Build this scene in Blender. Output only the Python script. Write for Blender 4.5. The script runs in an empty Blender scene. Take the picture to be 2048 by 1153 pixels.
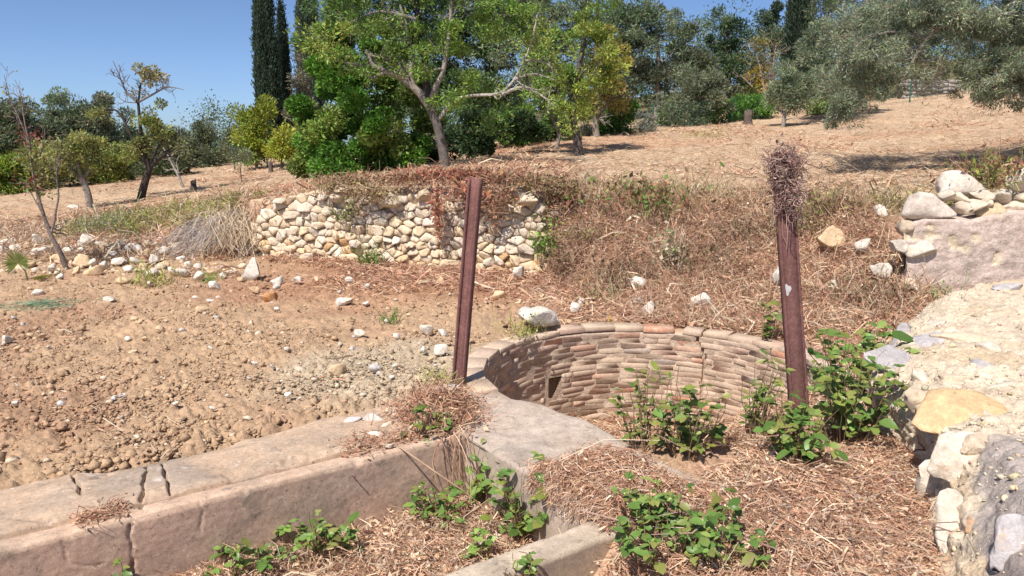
import bpy, math, random
import numpy as np
from mathutils import Vector, Matrix, Euler

# ------------------------------------------------------------------ camera, sky, sun, exposure
sc = bpy.context.scene
COL = sc.collection
FPX, PITCH, EYE = 1480.0, math.radians(10.9), 1.6          # focal length in photo pixels, tilt, eye height
cam_data = bpy.data.cameras.new('camera')
cam_data.sensor_width = 36.0
cam_data.lens = 36.0 * FPX / 2048.0
cam_data.clip_start = 0.05
cam_data.clip_end = 3000.0
cam = bpy.data.objects.new('camera', cam_data)
cam.location = (0, 0, EYE)
cam.rotation_euler = (math.pi / 2 - PITCH, 0, 0)
COL.objects.link(cam)
sc.camera = cam

SUN_AZ = math.radians(31)      # sun stands behind the viewer, this far round to the left
SUN_EL = math.radians(55)
to_sun = Vector((-math.sin(SUN_AZ) * math.cos(SUN_EL), -math.cos(SUN_AZ) * math.cos(SUN_EL), math.sin(SUN_EL)))
world = bpy.data.worlds.new('World')
sc.world = world
world.use_nodes = True
wn = world.node_tree
bg = wn.nodes['Background']
sky = wn.nodes.new('ShaderNodeTexSky')
sky.sky_type = 'NISHITA'
sky.sun_disc = False
sky.sun_elevation = SUN_EL
sky.sun_rotation = math.atan2(to_sun.x, to_sun.y)
sky.altitude = 50
sky.air_density = 0.55
sky.dust_density = 0.8
sky.ozone_density = 5.0
sky_hs = wn.nodes.new('ShaderNodeHueSaturation')      # clear, well saturated autumn sky
sky_hs.inputs['Saturation'].default_value = 1.0
wn.links.new(sky.outputs[0], sky_hs.inputs['Color'])
wn.links.new(sky_hs.outputs[0], bg.inputs[0])
bg.inputs[1].default_value = 0.12
sun_data = bpy.data.lights.new('sun', 'SUN')
sun_data.energy = 5.0
sun_data.angle = math.radians(0.55)
sun_data.color = (1.0, 0.93, 0.86)
sun = bpy.data.objects.new('sun', sun_data)
sun.rotation_euler = to_sun.to_track_quat('Z', 'Y').to_euler()
sun.location = (-20, -20, 40)
COL.objects.link(sun)
sc.view_settings.view_transform = 'Standard'
sc.view_settings.look = 'None'
sc.view_settings.exposure = 0.35
sc.view_settings.gamma = 1.0
sc.view_settings.use_curve_mapping = False
sc.cycles.max_bounces = 6
sc.cycles.transparent_max_bounces = 4

# ------------------------------------------------------------------ helpers
rng = np.random.default_rng(11)
CP, SP = math.cos(PITCH), math.sin(PITCH)


def ray(px, py):
    u = (px - 1024.0) / FPX
    v = (576.5 - py) / FPX
    return np.array([u, CP + SP * v, -SP + CP * v])


def on(px, py, z=0.0):                       # survey point at a known height
    r = ray(px, py)
    s = (z - EYE) / r[2]
    return np.array([r[0] * s, r[1] * s, z])


def at(px, py, d):                           # survey point at a known distance
    r = ray(px, py)
    s = d / r[1]
    return np.array([r[0] * s, d, EYE + r[2] * s])


def pxm(d):                                  # metres per photo pixel at a distance
    return d / FPX


def sstep(a, b, x):
    t = np.clip((x - a) / (b - a), 0, 1)
    return t * t * (3 - 2 * t)


def _hash(ix, iy, iz, seed):
    h = (ix * 374761393 + iy * 668265263 + iz * 1274126177 + seed * 974634533) & 0xFFFFFFFF
    h = ((h ^ (h >> 13)) * 1274126177) & 0xFFFFFFFF
    h = (h ^ (h >> 16)) & 0xFFFFFFFF
    return h.astype(np.float64) / 4294967295.0


def vnoise(p, seed=0):                       # value noise in [-1, 1]
    p = np.asarray(p, dtype=np.float64)
    i = np.floor(p).astype(np.int64)
    f = p - i
    f = f * f * (3 - 2 * f)
    out = 0
    for dx in (0, 1):
        wx = f[:, 0] if dx else 1 - f[:, 0]
        for dy in (0, 1):
            wy = f[:, 1] if dy else 1 - f[:, 1]
            for dz in (0, 1):
                wz = f[:, 2] if dz else 1 - f[:, 2]
                out = out + wx * wy * wz * _hash(i[:, 0] + dx, i[:, 1] + dy, i[:, 2] + dz, seed)
    return out * 2 - 1


def fbm(p, octs=4, seed=0, gain=0.5):
    p = np.asarray(p, dtype=np.float64)
    a, s, o = 1.0, 0.0, 0.0
    for k in range(octs):
        o = o + a * vnoise(p * (2.03 ** k), seed + 17 * k)
        s += a
        a *= gain
    return o / s


def xyz(x, y, z=0.0):
    x = np.asarray(x, float)
    return np.stack([x, np.asarray(y, float) + 0 * x, z + 0 * x], 1)


def make_mesh(name, V, F, col=None, smooth=False):
    """V (N,3); F an (M,k) array or a list of such arrays; col (N,3) point colours."""
    me = bpy.data.meshes.new(name)
    V = np.ascontiguousarray(V, dtype=np.float32)
    Fs = [np.asarray(f, dtype=np.int32) for f in (F if isinstance(F, list) else [F]) if len(f)]
    nl = sum(f.size for f in Fs)
    npoly = sum(len(f) for f in Fs)
    me.vertices.add(len(V))
    me.vertices.foreach_set('co', V.ravel())
    me.loops.add(nl)
    me.loops.foreach_set('vertex_index', np.concatenate([f.ravel() for f in Fs]))
    me.polygons.add(npoly)
    tot = np.concatenate([np.full(len(f), f.shape[1], np.int32) for f in Fs])
    start = np.concatenate([[0], np.cumsum(tot)[:-1]]).astype(np.int32)
    me.polygons.foreach_set('loop_start', start)
    me.polygons.foreach_set('loop_total', tot)
    if smooth:
        me.polygons.foreach_set('use_smooth', np.ones(npoly, bool))
    me.update(calc_edges=True)
    if col is not None:
        at_ = me.color_attributes.new('Col', 'FLOAT_COLOR', 'POINT')
        c4 = np.ones((len(V), 4), np.float32)
        c4[:, :3] = np.clip(col, 0, 1)
        at_.data.foreach_set('color', c4.ravel())
    return me


def link(name, me, mat=None, parent=None, loc=None, rot=None, scale=None, color=None):
    o = bpy.data.objects.new(name, me)
    if me is not None and mat is not None and len(me.materials) == 0:
        me.materials.append(mat)
    if parent is not None:
        o.parent = parent
    if loc is not None:
        o.location = loc
    if rot is not None:
        o.rotation_euler = rot
    if scale is not None:
        o.scale = scale
    if color is not None:
        o.color = (float(color[0]), float(color[1]), float(color[2]), 1.0)
    COL.objects.link(o)
    return o


def obj(name, V, F, mat, parent=None, col=None, smooth=False, **k):
    return link(name, make_mesh(name, V, F, col, smooth), mat, parent, **k)


def empty(name, loc=(0, 0, 0)):
    o = bpy.data.objects.new(name, None)
    o.location = [float(c) for c in loc]
    o.empty_display_size = 0.2
    COL.objects.link(o)
    return o


def tag(o, label=None, category=None, group=None, kind=None):
    if label:
        o['label'] = label
    if category:
        o['category'] = category
    if group:
        o['group'] = group
    if kind:
        o['kind'] = kind
    return o


def grid_faces(nu, nv, wrap=False):
    i = np.arange(nu - 1)[:, None]
    jn = nv if wrap else nv - 1
    j = np.arange(jn)[None, :]
    j2 = (j + 1) % nv
    a = i * nv + j
    b = i * nv + j2
    c = (i + 1) * nv + j2
    d = (i + 1) * nv + j
    return np.stack([a, b, c, d], -1).reshape(-1, 4)


def jitter(c, n, amt=0.15, hue=0.06):
    c = np.asarray(c, float)
    v = 1 + amt * rng.standard_normal((n, 1))
    h = 1 + hue * rng.standard_normal((n, 3))
    return np.clip(c * v * h, 0.004, 0.95)


# ------------------------------------------------------------------ materials
def mat_new(name, src='attr', tint=(0.5, 0.5, 0.5), noise=((6.0, 0.2), (40.0, 0.15)), rough=0.9, spec=0.2,
            bump=None, transl=0.0, patches=()):
    """src: 'attr' point colours, 'obj' object colour, 'rgb' fixed. noise: (scale, amount) brightness layers.
    patches: (scale, threshold, colour, softness) spots of another colour. bump: list of (scale, distance)."""
    m = bpy.data.materials.new(name)
    m.use_nodes = True
    nt = m.node_tree
    N, Lk = nt.nodes, nt.links
    pb = N['Principled BSDF']
    pb.inputs['Roughness'].default_value = rough
    pb.inputs['Specular IOR Level'].default_value = spec
    geo = N.new('ShaderNodeNewGeometry')
    pos = geo.outputs['Position']
    if src == 'attr':
        a = N.new('ShaderNodeAttribute')
        a.attribute_name = 'Col'
        base = a.outputs['Color']
    elif src == 'obj':
        a = N.new('ShaderNodeObjectInfo')
        base = a.outputs['Color']
    else:
        a = N.new('ShaderNodeRGB')
        a.outputs[0].default_value = (*tint, 1)
        base = a.outputs[0]

    def tex(scale, detail=4.0, rgh=0.6):
        t = N.new('ShaderNodeTexNoise')
        t.inputs['Scale'].default_value = scale
        t.inputs['Detail'].default_value = detail
        t.inputs['Roughness'].default_value = rgh
        Lk.new(pos, t.inputs['Vector'])
        return t.outputs['Fac']

    for (s, thr, c, soft) in patches:
        f = tex(s)
        mr = N.new('ShaderNodeMapRange')
        mr.inputs['From Min'].default_value = thr - soft
        mr.inputs['From Max'].default_value = thr + soft
        Lk.new(f, mr.inputs['Value'])
        mx = N.new('ShaderNodeMix')
        mx.data_type = 'RGBA'
        Lk.new(mr.outputs[0], mx.inputs['Factor'])
        Lk.new(base, mx.inputs[6])
        mx.inputs[7].default_value = (*c, 1)
        base = mx.outputs[2]
    for (s, amt) in noise:
        f = tex(s)
        mr = N.new('ShaderNodeMapRange')
        mr.inputs['From Min'].default_value = 0.28
        mr.inputs['From Max'].default_value = 0.72
        mr.inputs['To Min'].default_value = 1 - amt
        mr.inputs['To Max'].default_value = 1 + amt
        mr.clamp = False
        Lk.new(f, mr.inputs['Value'])
        vm = N.new('ShaderNodeVectorMath')
        vm.operation = 'SCALE'
        Lk.new(base, vm.inputs[0])
        Lk.new(mr.outputs[0], vm.inputs['Scale'])
        base = vm.outputs[0]
    Lk.new(base, pb.inputs['Base Color'])
    if bump:
        last = None
        for (s, dist) in bump:
            b = N.new('ShaderNodeBump')
            b.inputs['Strength'].default_value = 1.0
            b.inputs['Distance'].default_value = dist
            Lk.new(tex(s, 6.0, 0.65), b.inputs['Height'])
            if last is not None:
                Lk.new(last, b.inputs['Normal'])
            last = b.outputs[0]
        Lk.new(last, pb.inputs['Normal'])
    if transl > 0:
        tr = N.new('ShaderNodeBsdfTranslucent')
        Lk.new(base, tr.inputs['Color'])
        ms = N.new('ShaderNodeMixShader')
        ms.inputs[0].default_value = transl
        Lk.new(pb.outputs[0], ms.inputs[1])
        Lk.new(tr.outputs[0], ms.inputs[2])
        Lk.new(ms.outputs[0], N['Material Output'].inputs[0])
    return m


M_ground = mat_new('earth', 'attr', noise=((1.3, 0.12), (9.0, 0.18), (60.0, 0.25)), rough=0.97, spec=0.1,
                   bump=[(22.0, 0.015), (90.0, 0.006)])
M_clod = mat_new('clod', 'attr', noise=((30.0, 0.2), (120.0, 0.15)), rough=0.97, spec=0.08, bump=[(70.0, 0.005)])
M_stone = mat_new('limestone', 'obj', noise=((5.0, 0.14), (26.0, 0.2), (90.0, 0.12)), rough=0.9, spec=0.2,
                  bump=[(14.0, 0.013), (60.0, 0.005)], patches=((9.0, 0.66, (0.46, 0.33, 0.20), 0.08), (16.0, 0.72, (0.22, 0.18, 0.14), 0.06)))
M_mortar = mat_new('rubble_mortar', 'attr', noise=((4.0, 0.16), (22.0, 0.24), (90.0, 0.22)), rough=0.95, spec=0.1,
                   bump=[(12.0, 0.018), (45.0, 0.008), (130.0, 0.003)])
M_brick = mat_new('old_brick', 'obj', noise=((7.0, 0.14), (50.0, 0.16), (160.0, 0.12)), rough=0.95, spec=0.1,
                  bump=[(35.0, 0.005), (140.0, 0.002)], patches=((6.0, 0.58, (0.54, 0.42, 0.31), 0.10),))
M_concrete = mat_new('weathered_concrete', 'attr', noise=((1.6, 0.15), (9.0, 0.17), (40.0, 0.16), (140.0, 0.2)), rough=0.95, spec=0.12, patches=((3.0, 0.60, (0.36, 0.285, 0.22), 0.14), (13.0, 0.66, (0.27, 0.215, 0.17), 0.07), (55.0, 0.66, (0.20, 0.16, 0.125), 0.05), (30.0, 0.70, (0.62, 0.52, 0.42), 0.05)),
                     bump=[(25.0, 0.0016), (170.0, 0.0013)])
M_rust = mat_new('rusty_steel', 'rgb', (0.185, 0.088, 0.078), noise=((6.0, 0.2), (60.0, 0.3), (250.0, 0.3)), rough=0.8, spec=0.25,
                 bump=[(120.0, 0.004)], patches=((14.0, 0.66, (0.24, 0.12, 0.085), 0.08),))
M_bark = mat_new('bark', 'attr', noise=((8.0, 0.35), (40.0, 0.4)), rough=0.95, spec=0.1, bump=[(45.0, 0.012)])
M_twig = mat_new('dry_stems', 'attr', noise=((20.0, 0.15),), rough=0.85, spec=0.15)
M_straw = mat_new('straw', 'attr', noise=((3.0, 0.1),), rough=0.8, spec=0.2, transl=0.12)
M_leaf = mat_new('tree_leaves', 'attr', noise=((2.0, 0.12),), rough=0.55, spec=0.35, transl=0.28)
M_weed = mat_new('weed_leaves', 'obj', noise=((40.0, 0.1),), rough=0.42, spec=0.45, transl=0.3)
M_dryleaf = mat_new('dry_leaves', 'attr', noise=((10.0, 0.12),), rough=0.8, spec=0.2, transl=0.2)
M_green = mat_new('green_fence_paint', 'rgb', (0.03, 0.13, 0.09), noise=((10.0, 0.1),), rough=0.5, spec=0.4)

# ------------------------------------------------------------------ terrain model
A2 = np.array([0.823, 0.566])       # along the trough
N2 = np.array([0.566, -0.823])      # across it, towards the viewer
WC, WR = np.array([1.03, 5.17]), 1.232   # the round well
FACE_L, WALL_BACK, LOW_L, LOW_R, END_A = -3.39, -4.05, -2.30, -2.15, 2.015


def an(x, y):
    return x * A2[0] + y * A2[1], x * N2[0] + y * N2[1]


def from_an(a, n, z=0.0):
    return np.array([a * A2[0] + n * N2[0], a * A2[1] + n * N2[1], z])


UP_PTS = [at(*p) for p in ((0, 470, 12.5), (250, 440, 13), (0, 402, 21), (285, 400, 20), (400, 362, 24), (500, 345, 26), (490, 405, 11.2),
          (600, 392, 11), (700, 378, 10.6), (880, 372, 9.9), (1080, 382, 9.3), (892, 335, 16), (1110, 298, 22), (1155, 312, 20),
          (1192, 275, 25), (1310, 262, 28), (1495, 248, 30), (1640, 235, 30), (1300, 395, 9.7), (1500, 395, 9.9), (1720, 385, 9.6),
          (1800, 335, 15), (1640, 310, 16), (2000, 300, 17), (1900, 200, 32), (2040, 222, 28), (2048, 350, 11), (1250, 345, 14),
          (1450, 320, 17))]
UP_PTS += [np.array(p) for p in ((-30, 60, -1.5), (0, 60, 4.0), (30, 60, 7.5), (-60, 40, -4.0), (60, 40, 10.0), (-14, 11, -0.2), (-14, 20, -0.2),
           (10, 8, 1.3), (14, 16, 2.0), (-25, 25, -0.6), (-80, 120, -8.), (0, 140, 7.), (90, 120, 16.), (22, 22, 3.2))]
UP_PTS = np.array(UP_PTS)


def _tps_k(r2):
    return r2 * np.log(r2 + 1e-9) * 0.5


_n = len(UP_PTS)
_K = _tps_k(((UP_PTS[:, None, :2] - UP_PTS[None, :, :2]) ** 2).sum(-1)) + np.eye(_n) * 0.6
_Pm = np.concatenate([np.ones((_n, 1)), UP_PTS[:, :2]], 1)
_A = np.zeros((_n + 3, _n + 3))
_A[:_n, :_n] = _K
_A[:_n, _n:] = _Pm
_A[_n:, :_n] = _Pm.T
_W = np.linalg.solve(_A, np.concatenate([UP_PTS[:, 2], np.zeros(3)]))


def upper(x, y):
    out = np.empty_like(x)
    for s in range(0, len(x), 40000):
        q = np.stack([x[s:s + 40000], y[s:s + 40000]], 1)
        k = _tps_k(((q[:, None, :] - UP_PTS[None, :, :2]) ** 2).sum(-1))
        out[s:s + 40000] = k @ _W[:_n] + _W[_n] + q @ _W[_n + 1:]
    return out


TOE = np.array([(-30, 8.5), (-14, 9.0), (-6.6, 9.6), (-5.0, 10.0), (-4.15, 10.95), (-3.9, 11.05), (0.42, 9.12), (0.75, 8.0), (1.1, 7.1), (2.2, 6.6), (3.2, 6.3), (3.6, 6.35), (3.9, 6.8), (6, 6.7), (12, 6.5), (40, 6.5)])
TOP = np.array([(-30, 12.5), (-14, 12.6), (-6.6, 12.4), (-5.0, 12.2), (-4.25, 11.6), (-3.9, 11.2), (0.42, 9.3), (0.75, 9.5), (1.1, 9.6), (2.2, 9.7), (3.2, 9.3), (3.6, 8.0), (3.9, 7.8), (4.4, 7.6), (6, 7.0), (12, 6.8), (40, 6.8)])


def lower(x, y):
    a, n = an(x, y)
    z = 0.03 * vnoise(xyz(x * 0.6, y * 0.6), 3)
    z = z + 0.26 * sstep(2.0, 3.9, x) * sstep(4.6, 6.6, y)
    z = z - 0.02 * sstep(3.6, 2.6, y)
    # lower straw floor right of the trough's low wall
    pit = sstep(2.12, 1.78, a) * sstep(-1.2, -1.95, n) * (n > -2.25)
    z = np.where((n > -2.25) & (a < 2.66), 0.035 * sstep(-0.9, -1.9, n) + z, z) - 0.25 * pit
    # slab zone: earth kept under the concrete, straw mound over its right side
    slab = (a > 2.03) & (a < 2.66) & (n > -4.0) & (n < -2.2)
    mound = sstep(-2.98, -2.62, n + 0.10 * vnoise(xyz(x * 5, y * 5), 8)) * np.maximum(sstep(2.62, 2.46, a + 0.05 * vnoise(xyz(x * 7, y * 7), 9)), sstep(-2.3, -2.05, n))
    z = np.where(slab, -0.10 + 0.145 * mound, z)
    # trough
    tr = (n > FACE_L - 0.05) & (n < LOW_L + 0.06) & (a < END_A + 0.05)
    tz = -0.37 + 0.05 * vnoise(xyz(x * 2.2, y * 2.2), 5) + 0.10 * sstep(-2.75, -2.3, n)
    z = np.where(tr, tz, z)
    z = np.where((n <= FACE_L - 0.05) & (a < 2.4), z - 0.09 * sstep(WALL_BACK - 0.07, WALL_BACK + 0.05, n), z)
    # inside of the well
    dx, dy = x - WC[0], y - WC[1]
    q = dx * 0.62 - dy * 0.78
    wf = -0.86 + 0.84 * sstep(0.05, 1.05, q) + 0.04 * vnoise(xyz(x * 4, y * 4), 6)
    ins = (np.hypot(dx, dy) < WR + 0.08) & (a > 2.63)
    z = np.where(ins, wf, z)
    return z


def gz_raw(x, y):
    x = np.atleast_1d(np.asarray(x, float))
    y = np.atleast_1d(np.asarray(y, float))
    ty = np.interp(x, TOE[:, 0], TOE[:, 1])
    py = np.interp(x, TOP[:, 0], TOP[:, 1])
    t = sstep(0, 1, (y - ty) / (py - ty))
    return lower(x, y) * (1 - t) + upper(x, y) * t, t


def gz(x, y):
    return gz_raw(x, y)[0]


def gz1(x, y):
    return float(gz_raw([x], [y])[0][0])


def on_ground(px, py, dmin=2.0, dmax=60.0):     # march a sight line to the ground
    r = ray(px, py)
    d = np.geomspace(dmin, dmax, 700)
    s = d / r[1]
    x, y, z = r[0] * s, r[1] * s, EYE + r[2] * s
    below = z < gz(x, y)
    k = int(np.argmax(below)) if below.any() else 699
    return np.array([x[k], y[k], float(gz([x[k]], [y[k]])[0])])


SOIL = np.array([0.43, 0.295, 0.185])
CLAY = np.array([0.45, 0.36, 0.25])
REDS = np.array([0.385, 0.245, 0.155])
STRAWC = np.array([0.45, 0.325, 0.215])
BANK = np.array([0.44, 0.275, 0.19])


def ground_colour(x, y, t):
    p = xyz(x, y)
    n1 = fbm(p * 0.7, 4, 21)
    n2 = fbm(p * 2.6, 4, 31)
    c = SOIL + (REDS - SOIL) * sstep(0.0, 0.5, n1 + 0.3 * n2)[:, None]
    pale = 0.85 * np.exp(-(((x + 0.95) / 1.0) ** 2 + ((y - 5.2) / 0.95) ** 2))
    c = c + (CLAY - c) * sstep(0.25, 0.75, pale * 1.15 + 0.25 * n2)[:, None]
    red = sstep(6.9, 8.2, y + 0.5 * n1) * sstep(-4.5, -2.0, x) * (1 - t)
    c = c + (np.array([0.33, 0.165, 0.095]) - c) * (0.65 * red)[:, None]
    # debris under the straw on the right and in the trough
    a, n = an(x, y)
    lit = ((n > FACE_L - 0.1) & (a < 2.66)) | ((x > 0.9) & (y < 6.3))
    c = np.where(lit[:, None], np.array([0.46, 0.30, 0.20]) * (1 + 0.25 * n2[:, None]), c)
    up = STRAWC * (1 + 0.18 * n1 + 0.12 * n2)[:, None]
    redp = sstep(0.15, 0.5, fbm(p * np.array([0.12, 0.5, 1]) + 9, 3, 41))
    up = up + (np.array([0.40, 0.22, 0.13]) - up) * (0.55 * redp * sstep(14, 20, y))[:, None]
    far = sstep(34, 40, y)
    up = up + (np.array([0.16, 0.14, 0.07]) - up) * far[:, None]
    c = c + (up - c) * sstep(0.75, 1.0, t)[:, None]
    bk = sstep(0.02, 0.3, t) * (1 - sstep(0.75, 1.0, t))
    c = c + (BANK * (1 + 0.25 * n2[:, None]) - c) * bk[:, None]
    return np.clip(c, 0.02, 0.9)


def build_ground():
    az = np.concatenate([np.radians(np.linspace(-110, -42, 40)[:-1]), np.radians(np.linspace(-42, 42, 560)), np.radians(np.linspace(42, 110, 40)[1:])])
    r = np.concatenate([[0.05, 0.8, 1.5], np.geomspace(1.9, 13, 400), np.geomspace(13, 60, 120)[1:], np.geomspace(60, 1500, 45)[1:]])
    R, Az = np.meshgrid(r, az, indexing='ij')
    x = (R * np.sin(Az)).ravel()
    y = (R * np.cos(Az)).ravel()
    z, t = gz_raw(x, y)
    p = xyz(x, y)
    a, n = an(x, y)
    soil = (1 - t) * sstep(14, 11, np.hypot(x, y))
    clod = np.abs(fbm(p * 4.0, 3, 51, 0.6)) * 0.045 + np.abs(fbm(p * 12.0, 3, 61, 0.65)) * 0.075 * sstep(-0.5, 0.35, vnoise(p * 2.1, 62)) + np.abs(vnoise(p * 31.0, 63)) * 0.024 - 0.042
    flat = ((n > WALL_BACK - 0.02) & (a < 2.75)) | (np.hypot(x - WC[0], y - WC[1]) < WR + 0.25)
    z = z + np.where(flat, 0.25, 1.0) * soil * clod
    z = z + t * (fbm(p * 1.5, 3, 71) * 0.05 + fbm(p * 8.0, 3, 73) * 0.035) * sstep(40, 20, R.ravel())
    far = R.ravel() > 150
    z = np.where(far, z * 0 + np.interp(R.ravel(), [150, 1500], [0, 0]) + z * np.clip(1 - (R.ravel() - 150) / 400, 0, 1), z)
    c = ground_colour(x, y, t)
    g = obj('ground', np.stack([x, y, z], 1), grid_faces(len(r), len(az))[:, ::-1], M_ground, col=c, smooth=True)
    tag(g, kind='structure', label='dug reddish earth in front and straw-covered terrace rising behind')


build_ground()
# ------------------------------------------------------------------ stone and brick pieces (shared meshes)
import bmesh


def bm_arrays(bm):
    bm.verts.ensure_lookup_table()
    V = np.array([v.co[:] for v in bm.verts])
    tri = [[v.index for v in f.verts] for f in bm.faces if len(f.verts) == 3]
    quad = [[v.index for v in f.verts] for f in bm.faces if len(f.verts) == 4]
    more = [[v.index for v in f.verts] for f in bm.faces if len(f.verts) > 4]
    F = [np.array(x) for x in (tri, quad) if x]
    for m_ in more:
        F.append(np.array([m_]))
    return V, F


def block_rock(seed):                         # 48-triangle angular stone, unit size
    bm = bmesh.new()
    bmesh.ops.create_cube(bm, size=1.0)
    bmesh.ops.subdivide_edges(bm, edges=bm.edges[:], cuts=1, use_grid_fill=True)
    V, F = bm_arrays(bm)
    bm.free()
    r = np.random.default_rng(seed)
    n = V / np.linalg.norm(V, axis=1, keepdims=True)
    V = V * 0.84 + n * 0.5 * 0.18
    V = V + r.normal(0, 0.068, V.shape)
    V[:, 0] += 0.14 * r.normal() * V[:, 2]
    V[:, 2] += 0.10 * r.normal() * V[:, 0]
    return make_mesh('stone', V, F)


def field_rock(seed, sub=2, rough=0.20):      # rounder boulder, unit size
    bm = bmesh.new()
    bmesh.ops.create_icosphere(bm, subdivisions=sub, radius=0.5)
    V, F = bm_arrays(bm)
    bm.free()
    r = np.random.default_rng(seed)
    for k in range(9):                        # broken flat faces
        d = r.normal(size=3)
        d /= np.linalg.norm(d)
        h = V @ d
        c = 0.21 + 0.15 * r.random()
        V = V - np.outer(np.clip(h - c, 0, None) * 0.97, d)
    V = V * (1 + rough * fbm(V * 3.2 + seed * 7.1, 3, seed)[:, None] + 0.07 * vnoise(V * 9 + seed, seed + 5)[:, None])
    V = (V - (V.max(0) + V.min(0)) / 2) / (V.max(0) - V.min(0))
    return make_mesh('stone', V, F)


BLOCKS = [block_rock(100 + k) for k in range(14)]
ROCKS = [field_rock(200 + k, 2) for k in range(10)]
BOULDERS = [field_rock(300 + k, 3, 0.20) for k in range(9)]
for m_ in BLOCKS + ROCKS + BOULDERS:
    m_.materials.append(M_stone)
LIME = 0.92 * np.array([1.0, 0.965, 0.90]) * np.array([(0.67, 0.575, 0.45), (0.69, 0.60, 0.48), (0.66, 0.545, 0.40), (0.65, 0.575, 0.48), (0.67, 0.545, 0.385), (0.70, 0.625, 0.525)])


def lime():
    c = LIME[rng.integers(len(LIME))] * (1 + 0.06 * rng.standard_normal())
    return np.clip(c, 0.1, 0.82)


# ------------------------------------------------------------------ concrete trough
CONC = np.array([0.46, 0.335, 0.235])


def seg_dist(P, poly):
    d = np.full(len(P), 1e9)
    for a, b in zip(poly[:-1], poly[1:]):
        ab = b - a
        t = np.clip(((P - a) @ ab) / (ab @ ab), 0, 1)
        d = np.minimum(d, np.linalg.norm(P - (a + t[:, None] * ab), axis=1))
    return d


def jag(pts, n=4, amp=0.005, flat=None):
    out = []
    for a, b in zip(pts[:-1], pts[1:]):
        for k in range(n):
            w_ = rng.normal(0, amp, 3)
            if flat is not None:
                w_ = w_ - flat * (w_ @ flat)
            out.append(a + (b - a) * k / n + w_)
    out.append(pts[-1])
    return np.array(out)


def on_face(px, py):                          # sight line to the trough's long inner face
    r = ray(px, py)
    n3 = np.array([N2[0], N2[1], 0])
    s = (FACE_L - np.array([0, 0, EYE]) @ n3) / (r @ n3)
    return np.array([0, 0, EYE]) + r * s


def sweep_profile(prof, a0, a1, step_a, step_p):
    """prof: (n, z) polyline; swept along the trough direction."""
    prof = np.array(prof, float)
    seg = np.hypot(*np.diff(prof, axis=0).T)
    pn, pz = [], []
    for k, L in enumerate(seg):
        m_ = max(1, int(round(L / step_p)))
        for j in range(m_):
            pn.append(prof[k, 0] + (prof[k + 1, 0] - prof[k, 0]) * j / m_)
            pz.append(prof[k, 1] + (prof[k + 1, 1] - prof[k, 1]) * j / m_)
    pn.append(prof[-1, 0])
    pz.append(prof[-1, 1])
    aa = np.linspace(a0, a1, int((a1 - a0) / step_a) + 1)
    Ag, Ng = np.meshgrid(aa, np.array(pn), indexing='ij')
    Zg = np.broadcast_to(np.array(pz), Ag.shape)
    V = np.stack([Ag * A2[0] + Ng * N2[0], Ag * A2[1] + Ng * N2[1], Zg], -1).reshape(-1, 3)
    return V, grid_faces(len(aa), len(pn)), Ag.ravel(), Ng.ravel()


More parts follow.
